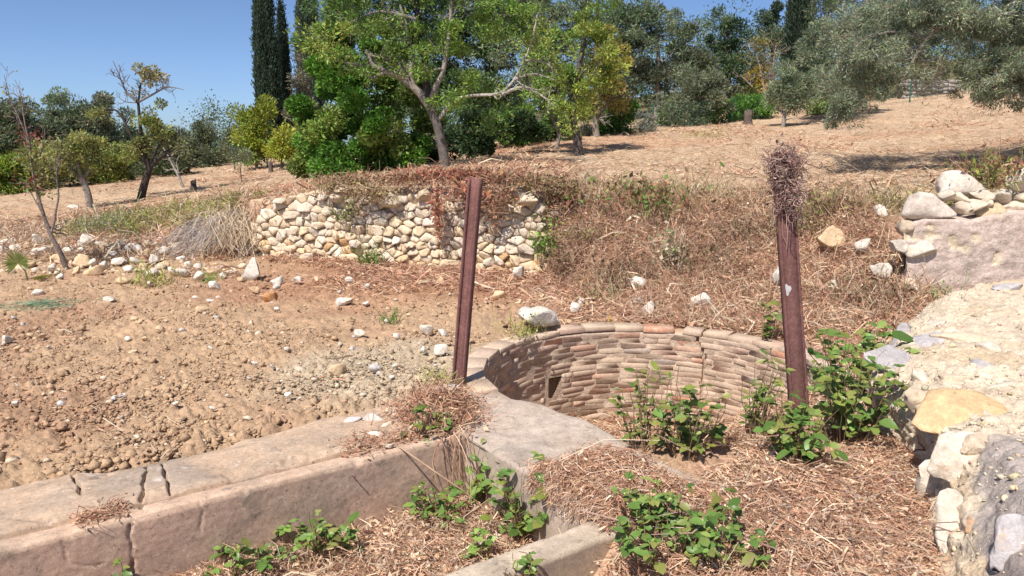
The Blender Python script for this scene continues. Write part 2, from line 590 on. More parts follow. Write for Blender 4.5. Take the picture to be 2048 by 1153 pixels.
def build_trough():
    root = empty('concrete_trough', from_an(0.6, -3.6, -0.4))
    tag(root, 'weathered concrete trough with cracked long wall and low opposite wall', 'trough')
    inv = np.array(root.location)
    # long cracked wall: broad old top behind, thinner rendered lip in front
    prof = [(WALL_BACK - 0.01, -0.16), (WALL_BACK, 0.005), (WALL_BACK + 0.03, 0.030), (-3.545, 0.030), (-3.528, 0.018), (-3.520, -0.010), (-3.50, 0.002), (-3.415, 0.012), (-3.397, 0.004), (FACE_L, -0.016), (FACE_L, -0.5)]
    V, F, a, n = sweep_profile(prof, -0.75, END_A + 0.001, 0.0062, 0.0075)
    top = V[:, 2] > -0.03
    zc = np.where(n < -3.53, V[:, 2], 0.0)          # the rear kerb stands proud of the lip
    V[:, 2] -= zc
    cr_front = [jag([on_face(*p) for p in c], flat=np.array([N2[0], N2[1], 0])) for c in (((262, 1042), (257, 1075), (268, 1105), (262, 1130), (272, 1160)),)]
    cr_thin = [jag([on_face(*p) for p in c], flat=np.array([N2[0], N2[1], 0])) for c in (((124, 1085), (136, 1124)), ((136, 1124), (170, 1134), (208, 1127)), ((400, 1005), (404, 1030), (402, 1060)))]
    cr_top = [jag([on(*p) for p in c], 5, 0.007, flat=np.array([0, 0, 1.0])) for c in (((296, 930), (290, 962), (284, 998), (286, 1030)), ((322, 924), (333, 962), (343, 1000)), ((146, 953), (166, 1000)), ((385, 905), (352, 925)))]
    d1 = np.min([seg_dist(V, c) for c in cr_front + cr_top], axis=0)
    d2 = np.min([seg_dist(V, c) for c in cr_thin], axis=0)
    wid = np.where((n > FACE_L - 1e-4), 0.0085, 0.0048) * (1 + 0.45 * vnoise(V * 18, 4))
    dep = 0.055 * np.exp(-(d1 / wid) ** 2) + 0.022 * np.exp(-(d2 / 0.006) ** 2)
    face = (n > FACE_L - 1e-4) & (V[:, 2] < -0.012)
    nrm = np.where(face[:, None], np.array([N2[0], N2[1], 0]), np.array([0, 0, 1.0]))
    rel = 0.008 * fbm(V * 2.0, 3, 81) + 0.0016 * fbm(V * 14, 3, 82) + 0.0008 * vnoise(V * 60, 83)
    spall = -0.02 * sstep(0.25, 0.6, fbm(V * 4.5 + 3, 4, 84)) * (n < -3.5) * top
    edge = -(0.012 * np.clip(fbm(V * 9, 3, 85), 0, 1) + 0.022 * sstep(0.28, 0.42, fbm(V * 5 + 3, 3, 86))) * ((n > -3.43) & (V[:, 2] > -0.06))
    V = V + nrm * (rel + spall - dep)[:, None]
    V[:, 2] += zc
    V[:, 2] += edge
    V[:, 2] += np.where((n < WALL_BACK + 0.2) & top, -0.06 * sstep(0.0, 0.2, WALL_BACK + 0.2 - n) * np.clip(0.4 + fbm(xyz(a * 3, n), 3, 86), 0, 1), 0)
    c = np.broadcast_to(CONC, V.shape).copy()
    pink = np.array([0.50, 0.355, 0.255])
    c = np.where(((n > -3.52) & (V[:, 2] > -0.02))[:, None], pink * 1.06, c)
    c = np.where(face[:, None], np.array([0.52, 0.365, 0.27]), c)
    lich = sstep(0.18, 0.42, fbm(V * np.array([2.2, 2.2, 1]) + 5, 4, 87)) * (n < -3.53) * np.exp(-((a - 0.45) / 0.75) ** 2)
    c = c + (np.array([0.24, 0.215, 0.19]) - c) * (0.5 * lich)[:, None]
    spot = 0.8 * sstep(0.42, 0.52, fbm(V * 16 + 1, 3, 88)) * (n < -3.6) * np.exp(-((a - 0.55) / 0.5) ** 2)
    c = c + (np.array([0.62, 0.56, 0.49]) - c) * spot[:, None]
    stain = sstep(0.05, 0.5, fbm(V * np.array([2.0, 2.0, 0.7]), 4, 89)) * face
    c = c + (np.array([0.36, 0.25, 0.165]) - c) * (0.55 * stain)[:, None]
    obj('long_wall', V - inv, F, M_concrete, root, col=c)
    # low opposite wall
    prof = [(LOW_L, -0.55), (LOW_L, -0.012), (LOW_L + 0.012, 0.0), (LOW_R - 0.012, 0.0), (LOW_R, -0.012), (LOW_R, -0.6)]
    V, F, a, n = sweep_profile(prof, 0.2, END_A + 0.001, 0.014, 0.014)
    V = V + 0.006 * fbm(V * 6, 3, 91)[:, None] * np.array([0.5, 0.5, 1])
    V[:, 2] -= 0.012 * np.clip(fbm(V * 12, 3, 92), 0, 1) * (V[:, 2] > -0.05)
    V[:, 2] -= 0.03
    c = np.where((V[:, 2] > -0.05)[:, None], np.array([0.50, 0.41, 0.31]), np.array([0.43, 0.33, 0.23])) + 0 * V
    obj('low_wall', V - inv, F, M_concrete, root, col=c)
    # end wall and slab between trough and well
    nn = np.linspace(-4.02, -2.1, 150)
    edge_a = np.interp(nn, [-4.05, -3.83, -3.5, -3.2, -2.9, -2.2, -2.0], [2.36, 2.47, 2.63, 2.72, 2.71, 2.69, 2.66]) + 0.018 * fbm(xyz(nn * 6, nn * 0), 3, 93)
    tt = np.concatenate([np.linspace(-0.55, 0, 34)[:-1], np.linspace(0, 1, 52), 1 + np.linspace(0, 0.6, 20)[1:]])
    Ng, Tg = np.meshgrid(nn, tt, indexing='ij')
    Eg = np.broadcast_to(edge_a[:, None], Ng.shape)
    rr = 0.02
    Ag = np.where(Tg < 0, END_A, np.where(Tg > 1, Eg, END_A + np.clip(Tg, 0, 1) * (Eg - END_A)))
    Zg = np.where(Tg < 0, Tg, np.where(Tg > 1, 1 - Tg, 0.0))
    a_, n_, z_ = Ag.ravel(), Ng.ravel(), Zg.ravel().copy()
    dfront = a_ - END_A
    t_ = Tg.ravel()
    topm = (t_ >= 0) & (t_ <= 1)
    z_ = z_ + np.where(topm, 0.05 * sstep(0.15, 0.6, dfront) * sstep(-2.9, -3.7, n_) - 0.012 * np.exp(-(dfront / 0.02)) - 0.02 * np.exp(-((Eg.ravel() - a_) / 0.03)), 0)
    V = np.stack([a_ * A2[0] + n_ * N2[0], a_ * A2[1] + n_ * N2[1], z_], 1)
    q = 0.02 * fbm(V * 3.5, 4, 94) + 0.006 * fbm(V * 18, 3, 95)
    nr = np.where(topm[:, None], np.array([0, 0, 1.0]), np.where((t_ < 0)[:, None], np.array([-A2[0], -A2[1], 0]), np.array([A2[0], A2[1], 0])))
    V = V + nr * (q * np.where(topm, 1.0, 0.45))[:, None]
    c = np.where(topm[:, None], np.array([0.43, 0.355, 0.29]), np.array([0.48, 0.395, 0.31])) + 0 * V
    gr = sstep(0.0, 0.4, fbm(V * 3 + 2, 4, 96)) * topm * sstep(0.02, 0.12, dfront) * sstep(0.6, 0.4, dfront)
    c = c + (np.array([0.30, 0.265, 0.225]) - c) * (0.6 * gr)[:, None]
    obj('end_slab', V - inv, grid_faces(len(nn), len(tt))[:, ::-1], M_concrete, root, col=c)
    # rusty nail in the long wall
    p = on_face(703, 952)
    V, F = tube(np.array([p - np.array([N2[0], N2[1], 0]) * 0.02, p + np.array([N2[0] * 0.05, N2[1] * 0.05, 0.012])]), [0.0035, 0.003], 6)
    obj('nail', V - inv, F, M_rust, root)


def tube(pts, rad, sides=5):
    pts = np.asarray(pts, float)
    k = len(pts)
    rad = np.broadcast_to(np.asarray(rad, float), (k,))
    tan = np.gradient(pts, axis=0)
    tan /= np.linalg.norm(tan, axis=1, keepdims=True) + 1e-12
    ref = np.array([0.31, 0.17, 0.93]) if abs(tan[0] @ np.array([0.31, 0.17, 0.93])) < 0.9 else np.array([1.0, 0.2, 0])
    u = np.cross(tan, ref)
    u /= np.linalg.norm(u, axis=1, keepdims=True) + 1e-12
    w = np.cross(tan, u)
    th = np.arange(sides) * 2 * math.pi / sides
    V = pts[:, None, :] + rad[:, None, None] * (np.cos(th)[None, :, None] * u[:, None, :] + np.sin(th)[None, :, None] * w[:, None, :])
    V = V.reshape(-1, 3)
    return V, grid_faces(k, sides, wrap=True)


class Bag:                                     # collects pieces of one mesh
    def __init__(self):
        self.V, self.F, self.C, self.n = [], {}, [], 0

    def add(self, V, F, c=None):
        V = np.asarray(V, float)
        for f in (F if isinstance(F, list) else [F]):
            f = np.asarray(f)
            self.F.setdefault(f.shape[1], []).append(f + self.n)
        self.V.append(V)
        if c is not None:
            c = np.asarray(c, float)
            self.C.append(np.broadcast_to(c, V.shape) if c.ndim == 1 else c)
        self.n += len(V)

    def build(self, name, mat, parent=None, smooth=False):
        V = np.concatenate(self.V)
        if parent is not None:
            V = V - np.array(parent.location)
        C = np.concatenate(self.C) if self.C else None
        return obj(name, V, [np.concatenate(f) for f in self.F.values()], mat, parent, col=C, smooth=smooth)


build_trough()


# ------------------------------------------------------------------ round brick well
def brick_mesh(seed, L, D, H, bev=0.0016):
    bm = bmesh.new()
    bmesh.ops.create_cube(bm, size=1.0)
    bmesh.ops.scale(bm, vec=(L, D, H), verts=bm.verts[:])
    bmesh.ops.bevel(bm, geom=bm.edges[:], offset=bev, segments=1, affect='EDGES')
    V, F = bm_arrays(bm)
    bm.free()
    r = np.random.default_rng(seed)
    V = V + r.normal(0, 0.0012, V.shape)
    V[:, 2] += 0.0014 * r.normal() * np.sign(V[:, 0]) + 0.0008 * r.normal()
    return make_mesh('brick', V, F)


def on_cyl(px, py, R=WR):                      # sight line to the far inner side of the well
    r = ray(px, py)
    a = r[0] ** 2 + r[1] ** 2
    b = -2 * (r[0] * WC[0] + r[1] * WC[1])
    c = WC @ WC - R * R
    s = (-b + math.sqrt(max(b * b - 4 * a * c, 0))) / (2 * a)
    p = np.array([0, 0, EYE]) + r * s
    return math.atan2(p[1] - WC[1], p[0] - WC[0]), p[2]


def build_well():
    root = empty('brick_well', (WC[0], WC[1], -0.9))
    tag(root, 'round open well of pale old bricks with a cracked rim', 'well')
    th0, th1 = math.radians(-32), math.radians(213)
    ht, hz = on_cyl(1106, 776)
    hw, hh = 0.075 / WR, 0.095
    crack = np.array([on_cyl(*p) for p in ((1408, 655), (1404, 668), (1392, 682), (1404, 697), (1409, 719), (1404, 760), (1402, 800), (1398, 850))])
    crz, crt = crack[:, 1][::-1], crack[:, 0][::-1]
    # mortar body: inner face, top, outer face
    nt_ = 420
    th = np.linspace(th0, th1, nt_)
    zz = np.concatenate([np.linspace(-1.0, -0.035, 90), np.linspace(-0.034, -0.3, 8)])
    rr = np.concatenate([np.full(90, WR + 0.0020), np.full(8, WR + 0.15)])
    T, Z = np.meshgrid(th, zz, indexing='ij')
    Rr = np.broadcast_to(rr, T.shape).copy()
    P = np.stack([np.cos(T) * WR, np.sin(T) * WR, Z], -1).reshape(-1, 3)
    inn = np.broadcast_to(np.arange(98) < 90, T.shape)
    Rr = Rr + inn * (0.0022 * fbm(P * 14, 3, 101).reshape(T.shape) - 0.004 * sstep(0.35, 0.7, fbm(P * 3, 3, 102).reshape(T.shape)))
    tc = np.interp(Z, crz, crt)
    Rr = Rr + inn * 0.06 * np.exp(-((T - tc) * WR / 0.014) ** 2) * (Z > -0.75)
    V = np.stack([WC[0] + np.cos(T) * Rr, WC[1] + np.sin(T) * Rr, Z], -1).reshape(-1, 3)
    F = grid_faces(nt_, 98)
    ctr = (T.ravel()[F].mean(1), Z.ravel()[F].mean(1), inn.ravel()[F].all(1))
    taper = np.clip(0.62 + 0.38 * (ctr[1] - hz) / hh, 0.2, 1)            # the broken hole narrows downwards
    keep = ~((np.abs(ctr[0] - ht + 0.02 * (ctr[1] - hz) / hh) < hw * taper) & (np.abs(ctr[1] - hz) < hh) & ctr[2])
    c = np.broadcast_to(np.array([0.52, 0.40, 0.30]), V.shape) * (1 + 0.12 * fbm(P * 5, 3, 103)[:, None])
    shaft = obj('shaft_wall', V - np.array(root.location), F[keep], M_mortar, root, col=c, smooth=True)
    rim = empty('rim')
    rim.parent = root
    # drain hole: a short passage behind the opening
    b = Bag()
    dirs = np.array([math.cos(ht), math.sin(ht), 0])
    tanv = np.array([-math.sin(ht), math.cos(ht), 0])
    cc = np.array([WC[0], WC[1], hz]) + dirs * WR
    ring = []
    for k in range(14):
        f = k / 14 * 2 * math.pi
        s_, z_ = math.cos(f), math.sin(f)
        m_ = 1.06 / max(abs(s_), abs(z_)) ** 0.75
        ring.append((s_ * hw * WR * m_, z_ * hh * m_))
    rows = []
    for dep in (0.004, 0.12, 0.30, 0.5):
        rows.append([cc + dirs * dep + tanv * s_ * (1 - dep * 0.5) + np.array([0, 0, z_ - dep * 0.1]) for s_, z_ in ring])
    Vh = np.array(rows).reshape(-1, 3)
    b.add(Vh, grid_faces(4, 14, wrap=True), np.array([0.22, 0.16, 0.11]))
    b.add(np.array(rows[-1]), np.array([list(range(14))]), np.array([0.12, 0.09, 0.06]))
    b.build('drain_hole', M_mortar, root)
    # bricks
    BR = [brick_mesh(400 + k, 0.235, 0.11, 0.0448) for k in range(6)]
    BH = [brick_mesh(420 + k, 0.115, 0.11, 0.0448) for k in range(4)]
    RIM = [brick_mesh(440 + k, 0.25, 0.165, 0.046, 0.0035) for k in range(6)]
    for m_ in BR + BH + RIM:
        m_.materials.append(M_brick)
    pal = np.array([(0.53, 0.405, 0.30), (0.55, 0.415, 0.315), (0.50, 0.385, 0.28), (0.54, 0.385, 0.29), (0.51, 0.405, 0.305), (0.50, 0.31, 0.22), (0.46, 0.39, 0.33)])
    pw = np.array([5, 4, 4, 3, 3, 0.9, 0.5])
    pw = pw / pw.sum()

    def put(mesh_list, T, z, rad, length, z_scale=1.0, red=0.0, par=None):
        m_ = mesh_list[rng.integers(len(mesh_list))]
        c_ = pal[rng.choice(7, p=pw)] * (1 + 0.06 * rng.standard_normal())
        if rng.random() < red:
            c_ = np.array((0.49, 0.25, 0.16))
        base_L = max(v.co.x for v in m_.vertices) * 2
        o = link('brick', m_, None, par or shaft, color=c_)
        o.location = (math.cos(T) * rad, math.sin(T) * rad, z + 0.9)
        o.rotation_euler = (rng.normal(0, 0.012), rng.normal(0, 0.007), T - math.pi / 2 + rng.normal(0, 0.014))
        o.scale = (length / base_L, 1.0, z_scale)

    # rim course
    T = th0
    while T < th1:
        L = 0.27 * rng.uniform(0.85, 1.1)
        tm = T + L / 2 / (WR + 0.08)
        tcz = float(np.interp(-0.02, crz, crt))
        if abs(tm - tcz) > L * 0.5 / WR * 0.9:
            put(RIM, tm, -0.010 + rng.normal(0, 0.004), WR + 0.080 + rng.normal(0, 0.004), L - 0.008, 1.0, 0.03, rim)
        else:
            put(RIM, tm - 0.03, -0.010, WR + 0.076, L * 0.62, 1.0, 0.1, rim)
        T += L / (WR + 0.06)
    # wall courses
    ch = 0.0465
    nc = 20
    for k in range(nc):
        z = -0.058 - ch * k
        T = th0 + (0.12 if k % 2 else 0.0) / WR + rng.uniform(-0.02, 0.02)
        tcz = float(np.interp(z, crz, crt))
        zr = 0.0012 * rng.standard_normal()
        while T < th1:
            half = rng.random() < 0.13
            L = (0.115 if half else 0.235) * rng.uniform(0.9, 1.08)
            t2 = T + L / WR
            if T < tcz < t2 and k < 13:                   # the crack splits this brick
                t2 = max(tcz - 0.008, T + 0.03)
            if not half and T < tcz < t2 + 0.01:
                t2 = tcz - 0.008
            tm = (T + t2) / 2
            LL = (t2 - T) * WR - 0.005
            wob = 0.010 * math.sin(T * 2.3 + 1) + 0.006 * math.sin(T * 5.1)
            inhole = abs(tm - ht) < hw + 0.5 * LL / WR and abs(z - hz) < hh + 0.01
            if inhole:
                # shorten the brick beside the hole
                if tm < ht:
                    t2b = ht - hw - 0.008
                    LL = (t2b - T) * WR - 0.010
                    tm = (T + t2b) / 2
                else:
                    t1b = ht + hw + 0.008
                    LL = (t2 - t1b) * WR - 0.010
                    tm = (t2 + t1b) / 2
            visible = math.radians(-10) < tm < math.radians(200)
            bx_, by_ = WC[0] + WR * math.cos(tm), WC[1] + WR * math.sin(tm)
            f_ = EYE / (EYE - z)                              # sight line over the slab edge
            sa_, sn_ = an(bx_ * f_, by_ * f_)
            if sa_ < 2.62 and sn_ < -2.3:
                visible = False
            if LL > 0.03 and visible and rng.random() > 0.012:
                recess = float(np.clip(rng.normal(0.0015, 0.0020), -0.002, 0.006))
                put(BH if LL < 0.15 else BR, tm, z + wob + zr, WR + 0.0505 + recess, LL, rng.uniform(0.97, 1.03), 0.18 if abs(tm - tcz) < 0.12 else 0.03)
            T = t2 + 0.0005
            if abs(t2 - (tcz - 0.008)) < 1e-6:
                T = tcz + 0.008


build_well()


# ------------------------------------------------------------------ dry stone retaining wall
def boulder(name, p, size, color, parent=None, rot=None, lst=None, sink=0.25):
    m_ = (lst or BOULDERS)[rng.integers(len(lst or BOULDERS))]
    q = np.array(p, float)
    if parent is not None:
        q = q - np.array(parent.location)
    o = link(name, m_, None, parent, loc=q, rot=rot or (rng.normal(0, 0.15), rng.normal(0, 0.15), rng.uniform(0, 6.28)), scale=size, color=color)
    return o


WA, WB = np.array([-4.02, 11.0]), np.array([0.46, 9.08])


def build_dry_wall():
    L = float(np.linalg.norm(WB - WA))
    d2 = (WB - WA) / L
    nrm = np.array([d2[1], -d2[0]])
    root = empty('dry_stone_wall', (*((WA + WB) / 2), -0.1))
    tag(root, 'dry stone retaining wall of pale limestone under red creeper', 'stone wall', kind='thing')
    rl = np.array(root.location)

    def s_of(px, py):
        r = ray(px, py)
        n3 = np.array([nrm[0], nrm[1], 0])
        k = (np.array([*WA, 0]) - np.array([0, 0, EYE])) @ n3 / (r @ n3)
        p = np.array([0, 0, EYE]) + r * k
        return (p[:2] - WA) @ d2, p[2]

    tops = np.array([s_of(*p) for p in ((478, 480), (500, 442), (530, 412), (560, 398), (600, 392), (640, 380), (690, 374), (720, 392), (760, 400), (800, 392), (850, 386), (910, 388), (960, 384), (1040, 384), (1075, 392), (1088, 430), (1100, 500))])
    rot = math.atan2(d2[1], d2[0])
    n3 = np.array([nrm[0], nrm[1], 0.0])
    d3 = np.array([d2[0], d2[1], 0.0])
    # seeds in rough courses; every stone is the cell round its seed, so neighbours fit
    seeds = []
    z = -0.15
    while z < 1.25:
        h = float(rng.uniform(0.075, 0.138))
        s = tops[0, 0] - 0.15
        while s < tops[-1, 0] + 0.15:
            w = float(np.clip(rng.lognormal(math.log(0.150), 0.42), 0.07, 0.32))
            seeds.append((s + w / 2 + rng.normal(0, 0.02), z + h / 2 + 0.03 * math.sin(s * 1.9 + z) + rng.normal(0, 0.026)))
            s += w
        z += h
    seeds = np.array(seeds)
    SQ = np.array([1.0, 1.45])                 # stones lie flat: wider than tall
    made = 0
    for k, (s0, z0) in enumerate(seeds):
        tz = float(np.interp(s0, tops[:, 0], tops[:, 1]))
        if z0 > tz - 0.01 or s0 < tops[0, 0] - 0.02 or s0 > tops[-1, 0] + 0.02:
            continue
        poly = [np.array(p) for p in ((s0 - 0.22, z0 - 0.13), (s0 + 0.22, z0 - 0.13), (s0 + 0.22, z0 + 0.13), (s0 - 0.22, z0 + 0.13))]
        dd_ = ((seeds - seeds[k]) * SQ)
        near = np.argsort((dd_ ** 2).sum(1))[1:14]
        for q in near:
            nv = (seeds[q] - seeds[k]) * SQ * SQ
            mid = (seeds[q] + seeds[k]) / 2
            out = []
            for a, b in zip(poly, poly[1:] + poly[:1]):
                fa, fb = (a - mid) @ nv, (b - mid) @ nv
                if fa <= 0:
                    out.append(a)
                if fa * fb < 0:
                    out.append(a + (b - a) * fa / (fa - fb))
            poly = out
            if len(poly) < 3:
                break
        if len(poly) < 4:
            continue
        P = np.array(poly)
        c0 = P.mean(0)
        # cut sharp corners so that stones look knocked off at the ends
        Q = []
        m_ = len(P)
        for t_ in range(m_):
            a, b, c_ = P[t_ - 1], P[t_], P[(t_ + 1) % m_]
            f = rng.uniform(0.05, 0.15)
            Q += [b + (a - b) * f, b + (c_ - b) * f]
        P = np.array(Q)
        keep_ = np.linalg.norm(P - np.roll(P, 1, 0), axis=1) > 0.012
        P = P[keep_] if keep_.sum() >= 5 else P
        m_ = len(P)
        P = c0 + (P - c0) * (1 - 0.0030 / np.maximum(np.linalg.norm(P - c0, axis=1), 0.03))[:, None]
        prot = rng.normal(0.0, 0.018)
        tilt = rng.normal(0, 0.22, 2)
        rings = []
        for sc2, dep in ((1.0, -0.16), (1.0, -0.010), (0.94, 0.010), (0.68, 0.018)):
            R2 = c0 + (P - c0) * sc2 + (rng.normal(0, 0.006, P.shape) if sc2 < 1 else 0)
            dpt = dep + prot + ((R2 - c0) @ tilt if dep > -0.1 else 0) + (rng.normal(0, 0.006, m_) if dep > -0.1 else 0)
            off = 0.03 - 0.10 * R2[:, 1] + dpt
            rings.append(np.stack([WA[0] + d2[0] * R2[:, 0] + nrm[0] * off, WA[1] + d2[1] * R2[:, 0] + nrm[1] * off, R2[:, 1]], 1))
        off = 0.03 - 0.10 * c0[1] + prot + 0.019 + rng.normal(0, 0.006)
        cen = np.array([[WA[0] + d2[0] * c0[0] + nrm[0] * off, WA[1] + d2[1] * c0[0] + nrm[1] * off, c0[1]]])
        V = np.concatenate(rings + [cen])
        org = cen[0]
        F = [grid_faces(4, m_, wrap=True), np.array([[3 * m_ + t_, 3 * m_ + (t_ + 1) % m_, 4 * m_] for t_ in range(m_)])]
        c = lime()
        if z0 > 0.6:
            c = c * np.array([0.95, 0.96, 0.99])
        if z0 < 0.25 and rng.random() < 0.4:
            c = c * np.array([1.0, 0.93, 0.82])
        if rng.random() < 0.02:
            c = np.array([0.55, 0.36, 0.18])
        link('stone', make_mesh('stone', V - org, F), M_stone, root, loc=org - rl, color=c)
        made += 1
    big = [(s_of(785, 402), 0.27, 0.18), (s_of(680, 378), 0.26, 0.09), (s_of(845, 391), 0.20, 0.15), (s_of(672, 394), 0.20, 0.15), (s_of(1058, 400), 0.24, 0.15), (s_of(556, 402), 0.20, 0.08)]
    for (s, z), w, h in big:
        p = WA + d2 * s + nrm * (0.05 - 0.10 * z)
        boulder('stone', (p[0], p[1], z), (w * 1.1, 0.26, h * 1.15), lime(), root, rot=(rng.normal(0, 0.1), rng.normal(0, 0.12), rot + rng.normal(0, 0.15)))
        made += 1
    # packed earth and small fill behind the face stones
    ss = np.linspace(tops[0, 0] - 0.1, tops[-1, 0] + 0.05, 120)
    fz = np.linspace(0, 1, 24)
    S, Fz = np.meshgrid(ss, fz, indexing='ij')
    tz = np.interp(S, tops[:, 0], tops[:, 1]) - 0.05
    Z = -0.25 + (tz + 0.25) * Fz
    off = -0.022 - 0.10 * Z
    P = np.stack([WA[0] + d2[0] * S + nrm[0] * off, WA[1] + d2[1] * S + nrm[1] * off, Z], -1).reshape(-1, 3)
    P = P + 0.02 * fbm(P * 8, 3, 111)[:, None] * np.array([nrm[0], nrm[1], 0])
    obj('earth_fill', P - rl, grid_faces(120, 24)[:, ::-1], M_mortar, root, col=np.broadcast_to(np.array([0.44, 0.335, 0.22]), P.shape), smooth=True)


build_dry_wall()


# ------------------------------------------------------------------ rusty steel posts
def i_beam(name, label, base, top, web, flange, turn, front=False):
    root = empty(name, base)
    tag(root, label, 'steel post', 'rusty steel posts beside the well')
    ax = top - base
    Lb = np.linalg.norm(ax)
    ax = ax / Lb
    side = np.array([math.cos(turn), math.sin(turn), 0])
    side -= ax * (side @ ax)
    side /= np.linalg.norm(side)
    fwd = np.cross(side, ax)          # towards the viewer

    def plate(nm, s0, s1, f0, f1, z0, z1, seg=26):
        zz = np.linspace(z0, z1, seg)
        ring = [(s0, f0), (s1, f0), (s1, f1), (s0, f1)]
        V = np.array([[side * s + fwd * f + ax * z for s, f in ring] for z in zz]).reshape(-1, 3)
        V = V + 0.0012 * fbm(V * 20, 2, 121)[:, None] * fwd
        F = [grid_faces(seg, 4, wrap=True), np.array([[3, 2, 1, 0]]), np.array([[0, 1, 2, 3]]) + (seg - 1) * 4]
        obj(nm, V, F, M_rust, root)

    tw, tf = 0.010, 0.012
    wf = flange / 2 - 0.009 if front else 0.0       # where the web sits between the flange edges
    plate('web', -web / 2 + tf, web / 2 - tf, wf - tw / 2, wf + tw / 2, -0.35, Lb)
    plate('flange', -web / 2, -web / 2 + tf, -flange / 2, flange / 2, -0.35, Lb + 0.003)
    plate('flange', web / 2 - tf, web / 2, -flange / 2, flange / 2, -0.35, Lb + 0.001)
    return root, side, fwd, ax, Lb


LB, LT = on(917, 772), at(951, 357, 4.86)
i_beam('steel_post', 'bare rusty steel post leaning right at the left of the well', LB, LT, 0.086, 0.052, math.radians(-24))
RB, RT = on(1600, 850, 0.0), at(1563, 306, 4.16)
rp = i_beam('steel_post', 'thick rusty steel post topped by a tangle of dry vines', RB, RT, 0.100, 0.060, math.radians(-3), True)

# pale paint splash on the thick post
spl = []
cpt = RB + (RT - RB) * 0.50
for k in range(5):
    a_ = k / 5 * 2 * math.pi
V = []
for k in range(16):
    a_ = k / 16 * 2 * math.pi
    r_ = 0.016 * (1 + 0.5 * math.sin(3 * a_ + 1) * 0.6)
    V.append(rp[1] * (r_ * math.cos(a_) - 0.024) + rp[2] * 0.0268 + rp[3] * (rp[4] * 0.515 + 1.9 * r_ * math.sin(a_)))
r_root = rp[0]
obj('paint_splash', np.array(V), np.array([list(range(16))]), mat_new('pale_paint', 'rgb', (0.55, 0.53, 0.52), rough=0.7), r_root)


